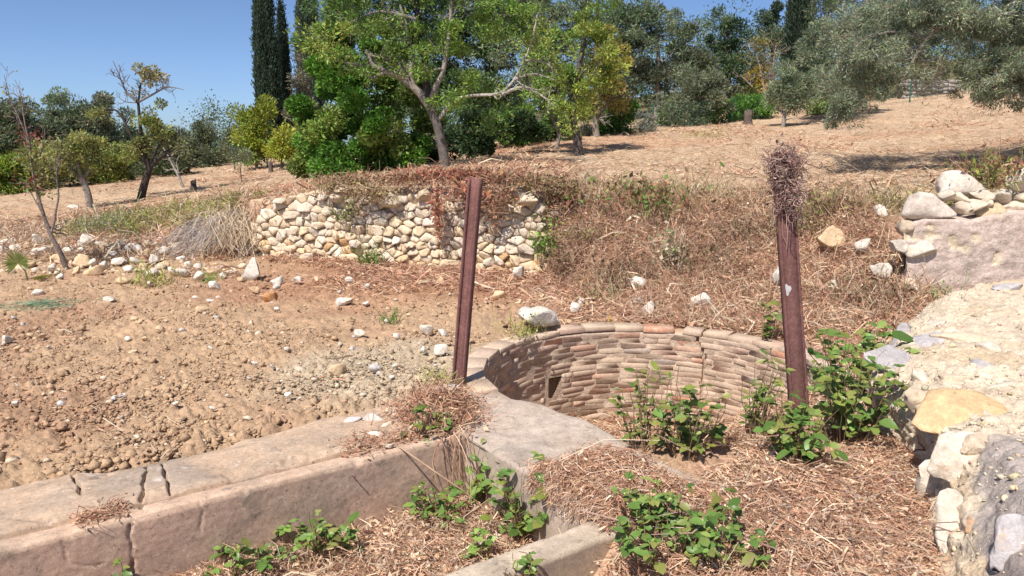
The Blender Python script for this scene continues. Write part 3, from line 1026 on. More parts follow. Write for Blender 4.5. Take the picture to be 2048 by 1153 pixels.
# ------------------------------------------------------------------ rendered ruin wall on the right
def build_rendered_wall():
    root = empty('ruined_wall', (4.6, 6.8, 0.2))
    tag(root, 'ruined wall with pinkish grey render and loose stones on top', 'ruined wall', kind='thing')
    rl = np.array(root.location)
    # plan: left end at x 3.72, face turned a little towards the left
    xs = np.linspace(3.60, 6.2, 150)
    topz = np.interp(xs, [3.60, 3.75, 3.98, 4.2, 4.5, 6.2], [0.86, 0.94, 0.93, 0.92, 1.0, 1.1])
    tt = np.concatenate([np.linspace(0, 1, 70), 1 + np.linspace(0, 1, 12)[1:]])
    X, T = np.meshgrid(xs, tt, indexing='ij')
    TZ = np.broadcast_to(topz[:, None], X.shape)
    Z = np.where(T <= 1, 0.0 + (TZ - 0.0) * np.clip(T, 0, 1), TZ + 0.02)
    Y = 6.70 - 0.10 * (X - 3.7) + np.where(T > 1, (T - 1) * 0.6, 0) + 0.04 * Z
    X2 = X + np.where(T > 1, 0.60 * (T - 1) * 0.6, 0) * sstep(4.6, 3.6, X)
    P = np.stack([X2, Y, Z], -1).reshape(-1, 3)
    fbig = fbm(P * 2.6, 4, 131)
    rel = 0.014 * fbig + 0.014 * fbm(P * np.array([9, 9, 14]), 4, 132)
    crumb = sstep(0.22, 0.36, fbm(P * 5.0 + 7, 4, 133))
    rel = rel - 0.018 * crumb
    fm = (T.ravel() <= 1)
    P = P + np.where(fm[:, None], np.array([0.08, -1, 0]), np.array([0, 0, 1.0])) * rel[:, None]
    lft = X.ravel() < 3.701
    P[:, 0] += 0.05 * fbm(P * 5, 3, 134) * sstep(3.85, 3.61, X.ravel())
    c = np.array([0.52, 0.42, 0.355]) * (1 + 0.1 * fbig[:, None])
    c = c + (np.array([0.62, 0.51, 0.37]) - c) * crumb[:, None]
    F = grid_faces(150, len(tt))[:, ::-1]
    # left end return
    nz = 40
    z_ = np.linspace(0, 1, nz)
    y_ = np.linspace(0, 0.6, 16)
    Zg, Yg = np.meshgrid(z_, y_, indexing='ij')
    E = np.stack([3.60 + 0.60 * Yg.ravel(), 6.70 + Yg.ravel() + 0.03 * Zg.ravel(), Zg.ravel() * 0.88], 1)
    E[:, 0] += 0.04 * fbm(E * 6, 3, 135) * sstep(0, 0.1, Yg.ravel())
    b = Bag()
    b.add(P, F, c)
    b.add(E, grid_faces(nz, 16)[:, ::-1], np.array([0.46, 0.36, 0.25]))
    b.build('render', M_mortar, root, smooth=True)
    st = [  # px, py, distance, w, h (photo pixels), colour
        (1856, 414, 6.75, 96, 50, (0.72, 0.62, 0.52)), (1912, 368, 6.95, 84, 48, (0.74, 0.65, 0.55)), (1832, 500, 6.68, 66, 38, (0.70, 0.63, 0.52)),
        (2040, 362, 6.9, 60, 56, (0.72, 0.62, 0.53)), (1975, 425, 6.75, 62, 36, (0.58, 0.47, 0.30)), (1935, 412, 6.75, 44, 24, (0.64, 0.54, 0.42)),
        (1955, 392, 6.85, 44, 20, (0.66, 0.57, 0.45)), (2000, 396, 6.85, 56, 30, (0.66, 0.58, 0.46)), (1920, 396, 6.8, 24, 18, (0.66, 0.56, 0.42)),
        (2028, 416, 6.75, 48, 24, (0.68, 0.58, 0.45)), (1792, 490, 6.62, 24, 26, (0.66, 0.58, 0.48)), (2040, 388, 6.85, 36, 22, (0.62, 0.52, 0.40)),
        (1888, 392, 6.85, 30, 20, (0.6, 0.52, 0.42)), (1822, 572, 6.6, 44, 30, (0.64, 0.54, 0.42)), (2070, 410, 6.75, 50, 30, (0.66, 0.57, 0.45)),
        (1965, 410, 6.8, 28, 18, (0.63, 0.55, 0.42)), (1810, 455, 6.75, 30, 30, (0.55, 0.44, 0.32))]
    for (px, py, d, w, h, c_) in st:
        p = at(px, py, d + 0.10)
        boulder('stone', p, (w * pxm(d) * 1.05, 0.30, h * pxm(d) * 1.2), np.array(c_) * rng.uniform(0.80, 0.90), root, rot=(rng.normal(0, 0.1), rng.normal(0, 0.12), rng.normal(0, 0.25)))


build_rendered_wall()


# ------------------------------------------------------------------ broken rubble masonry in the right foreground
def build_masonry():
    root = empty('rubble_masonry', (2.6, 3.8, 0.0))
    tag(root, 'broken rubble masonry wall with pale mortar and slate grey stones', 'masonry ruin')
    rl = np.array(root.location)
    rows = [
        [on(1872, 612, .12), on(1790, 668, .05), on(1732, 795, -.05), on(1775, 885, -.1), on(1838, 965, -.15), on(1842, 1050, -.2), on(1825, 1160, -.25), on(1790, 1400, -.3)],
        [on(1880, 600, .30), on(1812, 660, .26), on(1742, 770, .22), on(1800, 830, .16), on(1866, 905, .10), on(1880, 985, .02), on(1868, 1110, -.04), on(1850, 1340, -.05)],
        [on(1905, 590, .36), on(1850, 650, .33), on(1790, 745, .30), on(1850, 800, .31), on(1895, 865, .30), on(1935, 955, .22), on(1950, 1070, .15), on(1960, 1290, .12)],
        [on(1960, 575, .40), on(1930, 640, .37), on(1890, 715, .36), on(1930, 770, .38), on(1955, 840, .37), on(2015, 905, .36), on(2060, 1000, .36), on(2110, 1200, .36)],
        [on(2048, 560, .44), on(2060, 640, .40), on(2080, 720, .40), on(2090, 770, .40), on(2120, 820, .40), on(2150, 860, .41), on(2200, 930, .42), on(2280, 1100, .42)],
        [on(2400, 545, .5), on(2430, 640, .46), on(2450, 720, .46), on(2460, 770, .46), on(2480, 820, .46), on(2500, 860, .46), on(2560, 930, .46), on(2640, 1100, .46)],
    ]
    R = np.array(rows)                      # (6, 8, 3)

    def resample(Q, n, axis):
        k = Q.shape[axis]
        t = np.linspace(0, k - 1, n)
        i = np.clip(t.astype(int), 0, k - 2)
        f = t - i
        Q = np.moveaxis(Q, axis, 0)
        o = Q[i] * (1 - f)[:, None, None] + Q[i + 1] * f[:, None, None]
        return np.moveaxis(o, 0, axis)

    nu, nv = 170, 260
    Q = resample(resample(R, nu, 0), nv, 1)
    for _ in range(6):                      # soften the facets
        Q[1:-1] = 0.25 * Q[:-2] + 0.5 * Q[1:-1] + 0.25 * Q[2:]
        Q[:, 1:-1] = 0.25 * Q[:, :-2] + 0.5 * Q[:, 1:-1] + 0.25 * Q[:, 2:]
    end = Q[:, -1:].copy()                  # close the near end down to the ground
    end[..., 1] -= 0.10
    end[..., 2] = -0.6
    Q = np.concatenate([Q, end], 1)
    nv = Q.shape[1]
    du = np.gradient(Q, axis=0)
    dv = np.gradient(Q, axis=1)
    nr = np.cross(dv, du)
    nr /= np.linalg.norm(nr, axis=2, keepdims=True) + 1e-9
    nr *= np.sign(nr[..., 2:3].mean())
    P = Q.reshape(-1, 3)
    nr = nr.reshape(-1, 3)
    big = fbm(P * 4.0, 4, 141)
    med = np.abs(fbm(P * 11.0, 4, 142))
    fine = fbm(P * 34.0, 3, 143)
    rel = 0.038 * big + 0.05 * med + 0.018 * fine
    U, Vv = np.meshgrid(np.linspace(0, 1, nu), np.linspace(0, 1, nv), indexing='ij')
    U, Vv = U.ravel(), Vv.ravel()
    plaster = sstep(0.42, 0.48, U + 0.10 * big) * sstep(0.60, 0.65, Vv + 0.08 * big - 0.12 * (U - 0.5))
    rel = rel * (1 - 0.45 * plaster)
    P = P + nr * rel[:, None]
    c = np.array([0.60, 0.50, 0.375]) * (1 + 0.2 * fbm(P * 7, 4, 144)[:, None]) + 0 * P
    och = sstep(0.1, 0.45, fbm(P * 2.6 + 4, 3, 145))
    c = c + (np.array([0.52, 0.385, 0.24]) - c) * (0.6 * och)[:, None]
    c = c + (np.array([0.36, 0.31, 0.275]) * (1 + 0.2 * fbm(P * 12, 3, 146)[:, None]) - c) * plaster[:, None]
    obj('rubble_core', P - rl, grid_faces(nu, nv)[:, ::-1], M_mortar, root, col=c, smooth=True)
    tree = P
    GREY, WHITE, TAN, OCH = (0.44, 0.41, 0.40), (0.60, 0.525, 0.43), (0.54, 0.44, 0.32), (0.54, 0.38, 0.21)
    st = [(1888, 672, 150, 46, GREY), (1800, 722, 110, 60, GREY), (1930, 815, 170, 80, OCH), (1845, 838, 52, 50, GREY), (1868, 640, 44, 26, WHITE), (1795, 668, 34, 40, GREY),
          (1968, 716, 42, 20, GREY), (1940, 668, 110, 26, TAN), (1850, 965, 60, 60, WHITE), (1905, 915, 110, 60, WHITE), (1885, 1040, 60, 80, WHITE),
          (1990, 620, 70, 26, TAN), (2010, 570, 60, 18, GREY), (1775, 770, 70, 34, TAN), (1830, 790, 60, 30, TAN), (2000, 760, 60, 24, WHITE), (1915, 1050, 18, 24, (0.52, 0.33, 0.2)),
          (2010, 1080, 90, 60, GREY), (1940, 880, 60, 26, TAN), (1950, 735, 34, 14, WHITE), (1840, 745, 36, 16, WHITE), (1990, 690, 40, 18, WHITE), (1910, 745, 50, 20, TAN), (2030, 680, 50, 22, TAN), (1870, 780, 46, 20, WHITE)]
    for (px, py, w, h, c_) in st:
        r = ray(px, py)
        r = r / np.linalg.norm(r)
        rel_ = P - np.array([0, 0, EYE])
        tt_ = rel_ @ r
        dist = np.linalg.norm(rel_ - tt_[:, None] * r, axis=1)
        near = np.where(dist < 0.03, tt_, 1e9)
        k = int(np.argmin(near))
        if near[k] > 1e8:
            k = int(np.argmin(dist))
        p, n_ = P[k], nr[k]
        dd = tt_[k]
        sz = (w * dd / FPX * 1.05, max(h * dd / FPX * 1.6, 0.06), 0.07 if c_ is GREY else 0.085)
        q = Vector(n_).to_track_quat('Z', 'Y').to_euler()
        o = boulder('stone', p - n_ * sz[2] * 0.20, sz, np.array(c_) * rng.uniform(0.92, 1.05), root, rot=(q.x + rng.normal(0, 0.08), q.y + rng.normal(0, 0.08), rng.normal(0, 0.25)))
    return P


MAS = build_masonry()

# ------------------------------------------------------------------ loose stones, each a thing
WHT, TANS, ORG, GRY = (0.66, 0.60, 0.51), (0.60, 0.44, 0.27), (0.58, 0.30, 0.13), (0.52, 0.48, 0.45)
special = {
    (506, 542): 'upright pale boulder at the left foot of the dry stone wall',
    (1065, 665): 'large white boulder lying on the left back rim of the brick well',
    (1053, 640): 'grey stone next to the large white boulder on the well rim',
    (1150, 628): 'cracked white stone behind the left part of the well rim',
    (1296, 630): 'upright white stone just behind the middle of the well rim',
    (1402, 615): 'broad white stone behind the cracked part of the well rim',
    (540, 597): 'orange stone on the earth left of the dry stone wall foot',
    (688, 606): 'long white stone lying slanted on the red litter below the wall',
    (674, 742): 'yellowish clay-stained stone on the pale earth left of the bare post',
    (750, 738): 'flat grey stone on the pale earth left of the bare post',
    (853, 660): 'angular pale stone left of the bare steel post, above a smaller one',
    (880, 700): 'egg-shaped pale stone closest to the bare steel post',
    (720, 667): 'pale stone with a dark underside in the middle of the dug field',
    (10, 682): 'white stone at the left edge of the dug earth',
    (1655, 505): 'big yellowish boulder in the bank right of the thick post',
    (1728, 507): 'pale stone in the bank between big boulder and ruined wall',
    (1760, 558): 'pale stone in dry litter at the foot of the ruined wall',
    (1760, 440): 'white stone high on the bank left of the ruined wall',
    (1120, 443): 'pale stone fallen at the right top end of the dry stone wall',
    (1037, 556): 'white stone at the right foot of the dry stone wall',
    (593, 560): 'bright white stone on the earth below the wall, left of centre',
    (1555, 575): 'pale stone half hidden behind the thick rusty post',
    (1275, 580): 'pale stone half buried in the dry bank behind the well',
}
lst = [(506, 542, 30, 42, 0), (553, 563, 22, 14, 0), (593, 560, 22, 15, 0), (466, 545, 12, 10, 0), (363, 545, 16, 20, 0), (397, 555, 18, 18, 0), (426, 572, 22, 16, 0), (304, 548, 18, 16, 0),
       (297, 570, 14, 10, 0), (118, 555, 12, 10, 0), (74, 588, 22, 12, 0), (218, 600, 20, 11, 0), (245, 563, 26, 12, 1), (186, 545, 32, 16, 1), (400, 620, 24, 10, 1), (508, 580, 20, 14, 1),
       (540, 597, 26, 20, 2), (553, 575, 14, 10, 0), (420, 602, 12, 7, 0), (391, 597, 12, 7, 0), (437, 596, 12, 7, 0), (554, 620, 12, 7, 0), (697, 562, 16, 14, 0), (733, 575, 14, 12, 0),
       (688, 606, 34, 12, 0), (883, 562, 16, 14, 1), (997, 590, 24, 16, 1), (853, 660, 26, 22, 0), (885, 668, 20, 12, 0), (720, 667, 24, 16, 0), (793, 674, 16, 10, 0), (880, 700, 28, 24, 0),
       (846, 702, 14, 14, 0), (674, 742, 28, 26, 1), (750, 738, 24, 16, 3), (573, 701, 12, 8, 0), (555, 740, 8, 5, 0), (10, 682, 26, 16, 0), (34, 700, 10, 9, 1), (255, 678, 10, 7, 0), (267, 640, 14, 8, 1),
       (280, 643, 12, 7, 1), (318, 660, 14, 11, 1), (265, 708, 16, 8, 1), (1037, 556, 24, 24, 0), (1053, 640, 32, 26, 3), (1065, 665, 76, 38, 0), (1110, 650, 26, 20, 0), (1150, 628, 24, 22, 0),
       (1163, 610, 12, 14, 0), (1296, 630, 22, 26, 0), (1402, 615, 38, 26, 0), (1275, 580, 34, 24, 0), (1277, 608, 20, 14, 0), (1330, 610, 20, 12, 1), (1188, 580, 10, 8, 0), (1222, 590, 14, 10, 0),
       (1655, 505, 50, 44, 1), (1728, 507, 32, 26, 0), (1667, 580, 12, 16, 0), (1760, 558, 34, 30, 0), (1760, 440, 22, 24, 0), (1680, 550, 24, 16, 1), (1555, 575, 24, 40, 0), (1088, 600, 18, 14, 1),
       (1120, 443, 34, 22, 0), (1085, 452, 20, 14, 0),
       (78, 482, 20, 24, 0), (83, 507, 28, 24, 0), (171, 487, 24, 24, 0), (218, 500, 40, 18, 1), (257, 500, 18, 16, 0), (275, 498, 22, 20, 0), (267, 433, 18, 11, 0), (156, 449, 18, 9, 0), (145, 417, 20, 7, 0),
       (324, 505, 22, 18, 0), (351, 498, 14, 13, 0), (306, 522, 22, 16, 0), (156, 525, 32, 22, 1), (206, 533, 18, 17, 0), (233, 525, 24, 15, 0), (270, 524, 18, 13, 0), (344, 544, 17, 15, 0), (375, 531, 15, 13, 0),
       (11, 487, 24, 14, 0), (4, 504, 14, 18, 0), (150, 544, 20, 11, 1), (118, 520, 22, 16, 1), (190, 510, 18, 14, 1), (135, 505, 20, 15, 0), (240, 490, 16, 14, 0), (290, 510, 16, 14, 1), (330, 530, 16, 12, 1),
       (60, 530, 18, 12, 1), (100, 540, 16, 12, 0), (182, 528, 16, 12, 0), (225, 512, 18, 12, 0), (255, 540, 16, 12, 0), (285, 535, 14, 12, 1), (320, 548, 14, 10, 1), (30, 500, 18, 12, 0), (55, 495, 16, 14, 1),
       (200, 492, 18, 14, 0), (310, 492, 14, 12, 0), (395, 535, 14, 11, 0), (420, 545, 14, 10, 1), (445, 552, 14, 10, 0), (480, 560, 12, 9, 1), (360, 520, 16, 12, 0), (405, 515, 14, 10, 1), (160, 505, 18, 12, 0)]
r2 = np.random.default_rng(77)
for k in range(70):      # further small stones among the clods
    px = r2.uniform(0, 900)
    py = r2.uniform(570, 850) if px < 620 else r2.uniform(570, 760)
    if py > 985 - px * 0.23:
        continue
    s_ = r2.uniform(6, 13)
    lst.append((px, py, s_, s_ * 0.65, int(r2.choice([0, 1, 1, 3]))))
ZONE = (('pale stone in the rubble heap on the left bank', 'stones of the rubble heap on the left bank'),
        ('small pale stone lying loose on the dug earth', 'small stones scattered over the dug earth'),
        ('pale stone in the dry litter behind the well', 'stones in the dry litter behind the well'))
for (px, py, w, h, ci) in lst:
    g = on_ground(px, py + h * 0.4)
    d = g[1]
    mpx = float(np.linalg.norm(g - np.array([0, 0, EYE]))) / FPX
    c = np.array((WHT, TANS, ORG, GRY)[ci]) * r2.uniform(0.88, 1.05)
    big = w > 28
    hh = max(h, w * 0.5) * mpx
    mlist = BOULDERS if w > 18 else ROCKS
    o = link('loose_stone', mlist[r2.integers(len(mlist))], None, None, color=c,
             loc=(g[0], g[1] + 0.2 * w * mpx, g[2] + (0.80 if px > 1000 else 0.36) * h * mpx), rot=(r2.normal(0, 0.2), r2.normal(0, 0.2), r2.normal(0, 0.5)),
             scale=(w * mpx * 1.12, w * mpx * r2.uniform(0.7, 1.0), hh * 1.15))
    lab = special.get((px, py))
    if lab:
        tag(o, lab, 'stone')
    else:
        zi = 0 if (px < 480 and py < 552) else (2 if px > 1000 else 1)
        tag(o, ZONE[zi][0], 'stone', ZONE[zi][1])


# ------------------------------------------------------------------ earth clods and gravel: past counting
def rock_cloud(name, label, P, S, C, mat, seed, squash=0.72, jag_=0.32):
    """P positions, S sizes, C colours: one mesh of small angular lumps."""
    r = np.random.default_rng(seed)
    bm = bmesh.new()
    bmesh.ops.create_icosphere(bm, subdivisions=1, radius=0.5)
    V0, F0 = bm_arrays(bm)
    bm.free()
    F0 = F0[0]
    n = len(P)
    V = np.repeat(V0[None], n, 0) * (1 + jag_ * r.standard_normal((n, len(V0), 1)))
    sc_ = S[:, None] * r.uniform(0.75, 1.25, (n, 3)) * np.array([1, 1, squash])
    V = V * sc_[:, None, :]
    th = r.uniform(0, 6.28, n)
    c_, s_ = np.cos(th)[:, None], np.sin(th)[:, None]
    V = np.stack([V[..., 0] * c_ - V[..., 1] * s_, V[..., 0] * s_ + V[..., 1] * c_, V[..., 2]], -1) + P[:, None, :]
    F = (F0[None] + (np.arange(n) * len(V0))[:, None, None]).reshape(-1, 3)
    o = obj(name, V.reshape(-1, 3), F, mat, col=np.repeat(C, len(V0), 0))
    tag(o, label, kind='stuff')
    return o


def scatter_field(n, seed):
    r = np.random.default_rng(seed)
    d = np.exp(r.uniform(math.log(2.9), math.log(11.0), n * 3))
    u = r.uniform(-0.80, 0.35, n * 3)
    x, y = u * d, d
    a, nn = an(x, y)
    ty = np.interp(x, TOE[:, 0], TOE[:, 1])
    ok = (fbm(xyz(x * 1.6, y * 1.6), 3, 44) + 0.3 * r.standard_normal(len(x)) > -0.05) & (nn < WALL_BACK - 0.02) & (np.hypot(x - WC[0], y - WC[1]) > WR + 0.2) & (y < ty + 0.2) & ~((a > 2.2) & (nn > -4.1) & (y < 4.6))
    x, y = x[ok][:n], y[ok][:n]
    return x, y, r


x, y, r_ = scatter_field(22000, 5)
z, t_ = gz_raw(x, y)
S = np.clip(r_.lognormal(math.log(0.0115), 0.62, len(x)), 0.005, 0.075) * sstep(0.2, 4.5, y) ** 0.25
near_wall = np.exp(-((an(x, y)[1] - WALL_BACK) / 0.5) ** 2)
S = S * (1 + 0.4 * near_wall)
C = ground_colour(x, y, t_) * (1 + 0.07 * r_.standard_normal((len(x), 1)))
C = np.where((r_.random(len(x)) < 0.05)[:, None], np.array([0.58, 0.48, 0.36]), C)
rock_cloud('earth_clods', 'crumbly reddish and pale earth clods covering the dug field', np.stack([x, y, z + S * 0.02 - 0.004], 1), S, np.clip(C, 0.05, 0.8), M_clod, 6)
# crushed limestone below the masonry and along the rubble bank
G = []
for k in range(420):
    px, py = r_.uniform(1640, 1850), r_.uniform(960, 1153)
    if r_.random() < 0.3:
        px, py = r_.uniform(1560, 1860), r_.uniform(880, 1150)
    G.append(on(px, py, -0.02))
G = np.array(G)
G[:, 2] = gz(G[:, 0], G[:, 1]) + 0.006
S = np.clip(r_.lognormal(math.log(0.014), 0.6, len(G)), 0.005, 0.06)
rock_cloud('limestone_chips', 'pale limestone chips below the broken masonry', G, S, jitter((0.62, 0.53, 0.42), len(G), 0.12), M_clod, 7)
k = r_.integers(0, len(MAS), 1500)
S = np.clip(r_.lognormal(math.log(0.011), 0.6, len(k)), 0.004, 0.05)
rock_cloud('mortar_crumbs', 'crumbs of pale mortar lying on the broken masonry', MAS[k] + np.array([0, 0, 0.004]), S, jitter((0.55, 0.46, 0.34), len(k), 0.15), M_clod, 8)
G = np.array([on_ground(r_.uniform(0, 490), r_.uniform(470, 550)) for _ in range(320)])
S = np.clip(r_.lognormal(math.log(0.06), 0.45, len(G)), 0.02, 0.16)
rock_cloud('rubble_fill', 'small rubble filling the stone heap on the left bank', G, S, jitter((0.58, 0.47, 0.35), len(G), 0.15), M_clod, 9)
# ------------------------------------------------------------------ trees
def unit(v):
    return v / (np.linalg.norm(v, axis=-1, keepdims=True) + 1e-9)


def leaf_quads(P, axis, L, W, C, r):
    """pointed folded leaves: base, side, tip, side."""
    n = len(P)
    axis = unit(axis)
    nr = unit(r.standard_normal((n, 3)) + np.array([0, 0, 0.9]))
    side = unit(np.cross(axis, nr))
    nr = np.cross(side, axis)
    L, W = L[:, None], W[:, None]
    mid = P + axis * L * 0.45 - nr * W * 0.18
    V = np.stack([P, mid + side * W * 0.5, P + axis * L, mid - side * W * 0.5], 1).reshape(-1, 3)
    F = np.arange(4 * n).reshape(-1, 4)
    return V, F, np.repeat(C, 4, 0)


TWIG = 0.0035


def grow(bag, pts, r0, r1, col, r, kids=0, klen=1.0, levels=2, up=0.35, sides=6, tips=None, wig=0.06):
    pts = np.asarray(pts, float)
    k = len(pts)
    # resample to a smoother, slightly crooked line
    m_ = max(6, k * 3)
    t = np.linspace(0, k - 1, m_)
    Q = np.stack([np.interp(t, np.arange(k), pts[:, j]) for j in range(3)], 1)
    Ltot = np.linalg.norm(np.diff(Q, axis=0), axis=1).sum()
    Q[1:-1] += r.standard_normal((m_ - 2, 3)) * wig * Ltot / m_
    Q[1:-1] = 0.25 * Q[:-2] + 0.5 * Q[1:-1] + 0.25 * Q[2:]
    rad = np.linspace(r0, r1, m_)
    V, F = tube(Q, rad, sides)
    bag.add(V, F, np.clip(np.asarray(col) * (1 + 0.1 * r.standard_normal()), 0.01, 0.9))
    if tips is not None and levels <= 1:
        tips.append(Q[m_ // 3:])
    if levels <= 0:
        return
    for q in range(kids):
        f = r.uniform(0.3, 1.0)
        i = min(int(f * (m_ - 1)), m_ - 2)
        tan = unit(Q[i + 1] - Q[i])
        d = unit(tan * 0.7 + r.standard_normal(3) * 0.75 + np.array([0, 0, up]))
        L = klen * r.uniform(0.5, 1.1) * (1.15 - 0.5 * f)
        n_ = 5
        steps = np.cumsum(np.concatenate([[np.zeros(3)], [unit(d + r.standard_normal(3) * 0.35) * L / n_ for _ in range(n_)]]), 0)
        rb = min(rad[i] * 0.62, 0.05 * klen + 0.004)
        grow(bag, Q[i] + steps, rb, max(rb * 0.25, TWIG), col, r, kids=max(2, int(kids * 0.7)), klen=klen * 0.55, levels=levels - 1, up=up, sides=4 if levels > 1 else 3, tips=tips, wig=0.25)


def crown_leaves(clumps, n, leaf, aspect, r, d, sub=0.30, shell=0.42, droop=0.0, fill=1.0, wood=None, bark=(0.2, 0.17, 0.14)):
    """clumps: (px, py, dd, rx, ry, colour, weight)."""
    tot = sum(c[6] * c[3] * c[4] for c in clumps)
    Ps, As, Cs = [], [], []
    for (px, py, dd, rx, ry, c, w) in clumps:
        m = int(n * w * rx * ry / tot)
        if m < 8:
            continue
        cen = at(px, py, d + dd)
        k = (d + dd) / FPX
        R = np.array([rx * k, (0.5 * rx + 0.5 * ry) * k * 0.9, ry * k])
        ns = max(5, int(1.6 * (R[0] * R[2]) / (sub * sub) * fill))
        u = unit(r.standard_normal((ns, 3))) * (r.random((ns, 1)) ** shell)
        wob = 1 + 0.28 * r.standard_normal((ns, 1))
        sc_ = cen + u * wob * R
        br = np.exp(0.16 * r.standard_normal(ns))
        ssz = sub * np.exp(0.3 * r.standard_normal(ns))
        pick = r.integers(0, ns, m)
        off = r.standard_normal((m, 3))
        off *= np.minimum(1, 1.7 / (np.linalg.norm(off, axis=1, keepdims=True) + 1e-6))       # no strays far from their spray
        off = off * ssz[pick][:, None] * np.array([0.62, 0.62, 0.45])
        P = sc_[pick] + off
        if wood is not None:                          # a twig carries every spray
            for q in range(ns):
                b0 = cen + (sc_[q] - cen) * 0.25 + r.normal(0, sub * 0.2, 3)
                md = (b0 + sc_[q]) / 2 + r.normal(0, sub * 0.25, 3)
                wood.add(*tube(np.array([b0, md, sc_[q], sc_[q] + u[q] * sub * 0.5]), [TWIG * 2.0, TWIG * 1.5, TWIG, TWIG * 0.6], 3), np.asarray(bark) * r.uniform(0.8, 1.3))
        axis = unit(off) * 0.8 + u[pick] * 0.5 + r.standard_normal((m, 3)) * 0.6 + np.array([0, 0, 0.15 - droop])
        hue = np.clip(1 + r.standard_normal((m, 3)) * np.array([0.13, 0.08, 0.15]), 0.5, 1.6)
        C = np.asarray(c) * hue * (br[pick] * np.exp(0.16 * r.standard_normal(m)))[:, None]
        Ps.append(P)
        As.append(axis)
        Cs.append(C)
    P, Ax, C = np.concatenate(Ps), np.concatenate(As), np.concatenate(Cs)
    L = leaf * np.exp(0.22 * r.standard_normal(len(P)))
    return leaf_quads(P, Ax, L, L * aspect, np.clip(C, 0.005, 0.8), r)


def tree(name, label, base, d, limbs, clumps, n, leaf, aspect, seed, bark=(0.16, 0.13, 0.10), group=None, cat='tree', sub=0.30, shell=0.42,
         twig_leaves=0, twig_col=(0.2, 0.22, 0.06), levels=2, droop=0.0, fill=1.0, up=0.35):
    r = np.random.default_rng(seed)
    b0 = at(*base, d) if len(base) == 2 else np.array(base, float)
    g = gz1(b0[0], b0[1])
    root = empty(name, (b0[0], b0[1], g))
    tag(root, label, cat, group, kind='thing')
    global TWIG
    TWIG = 0.0030 if d < 11 else 0.0028 * d / 10
    tips = []
    wood = Bag()
    leafbag = Bag()
    if n and clumps:
        V, F, C = crown_leaves(clumps, n, leaf, aspect, r, d, sub, shell, droop, fill, wood, np.asarray(bark) * 1.3)
        leafbag.add(V, F, C)
    if limbs:
        bag = wood
        for lb in limbs:
            pts, r0, r1, kids, klen = lb[:5]
            Q = np.array([at(p[0], p[1], d + (p[2] if len(p) > 2 else 0)) for p in pts])
            if pts is limbs[0][0]:
                Q[0] = np.array([b0[0], b0[1], g - 0.1])
            grow(bag, Q, r0, r1, bark if len(lb) < 6 else lb[5], r, kids, klen, levels, up=up, sides=8, tips=tips)
    if wood.n:
        wood.build('trunk' if limbs else 'twigs', M_bark, root, smooth=True)
    bag = leafbag
    if twig_leaves and tips:
        m = twig_leaves
        ti = r.integers(0, len(tips), m)
        P = np.array([tips[i][r.integers(len(tips[i]))] for i in ti]) + r.standard_normal((m, 3)) * 0.05
        C = np.asarray(twig_col) * np.exp(0.2 * r.standard_normal((m, 1))) * np.clip(1 + 0.1 * r.standard_normal((m, 3)), 0.6, 1.4)
        L = leaf * np.exp(0.2 * r.standard_normal(m))
        V, F, C = leaf_quads(P, r.standard_normal((m, 3)), L, L * aspect, C, r)
        bag.add(V, F, C)
    if bag.n:
        bag.build('crown', M_leaf, root)
    return root


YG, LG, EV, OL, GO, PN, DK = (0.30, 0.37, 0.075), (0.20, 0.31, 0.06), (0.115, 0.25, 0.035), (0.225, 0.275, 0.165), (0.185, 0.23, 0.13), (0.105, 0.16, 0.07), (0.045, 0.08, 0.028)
CG = (0.12, 0.20, 0.07)
GREYB, DARKB, PALEB = (0.25, 0.22, 0.19), (0.06, 0.05, 0.045), (0.34, 0.31, 0.27)


def cl(px, py, rx, ry, c, dd=0.0, w=1.0):
    return (px, py, dd, rx, ry, c, w)


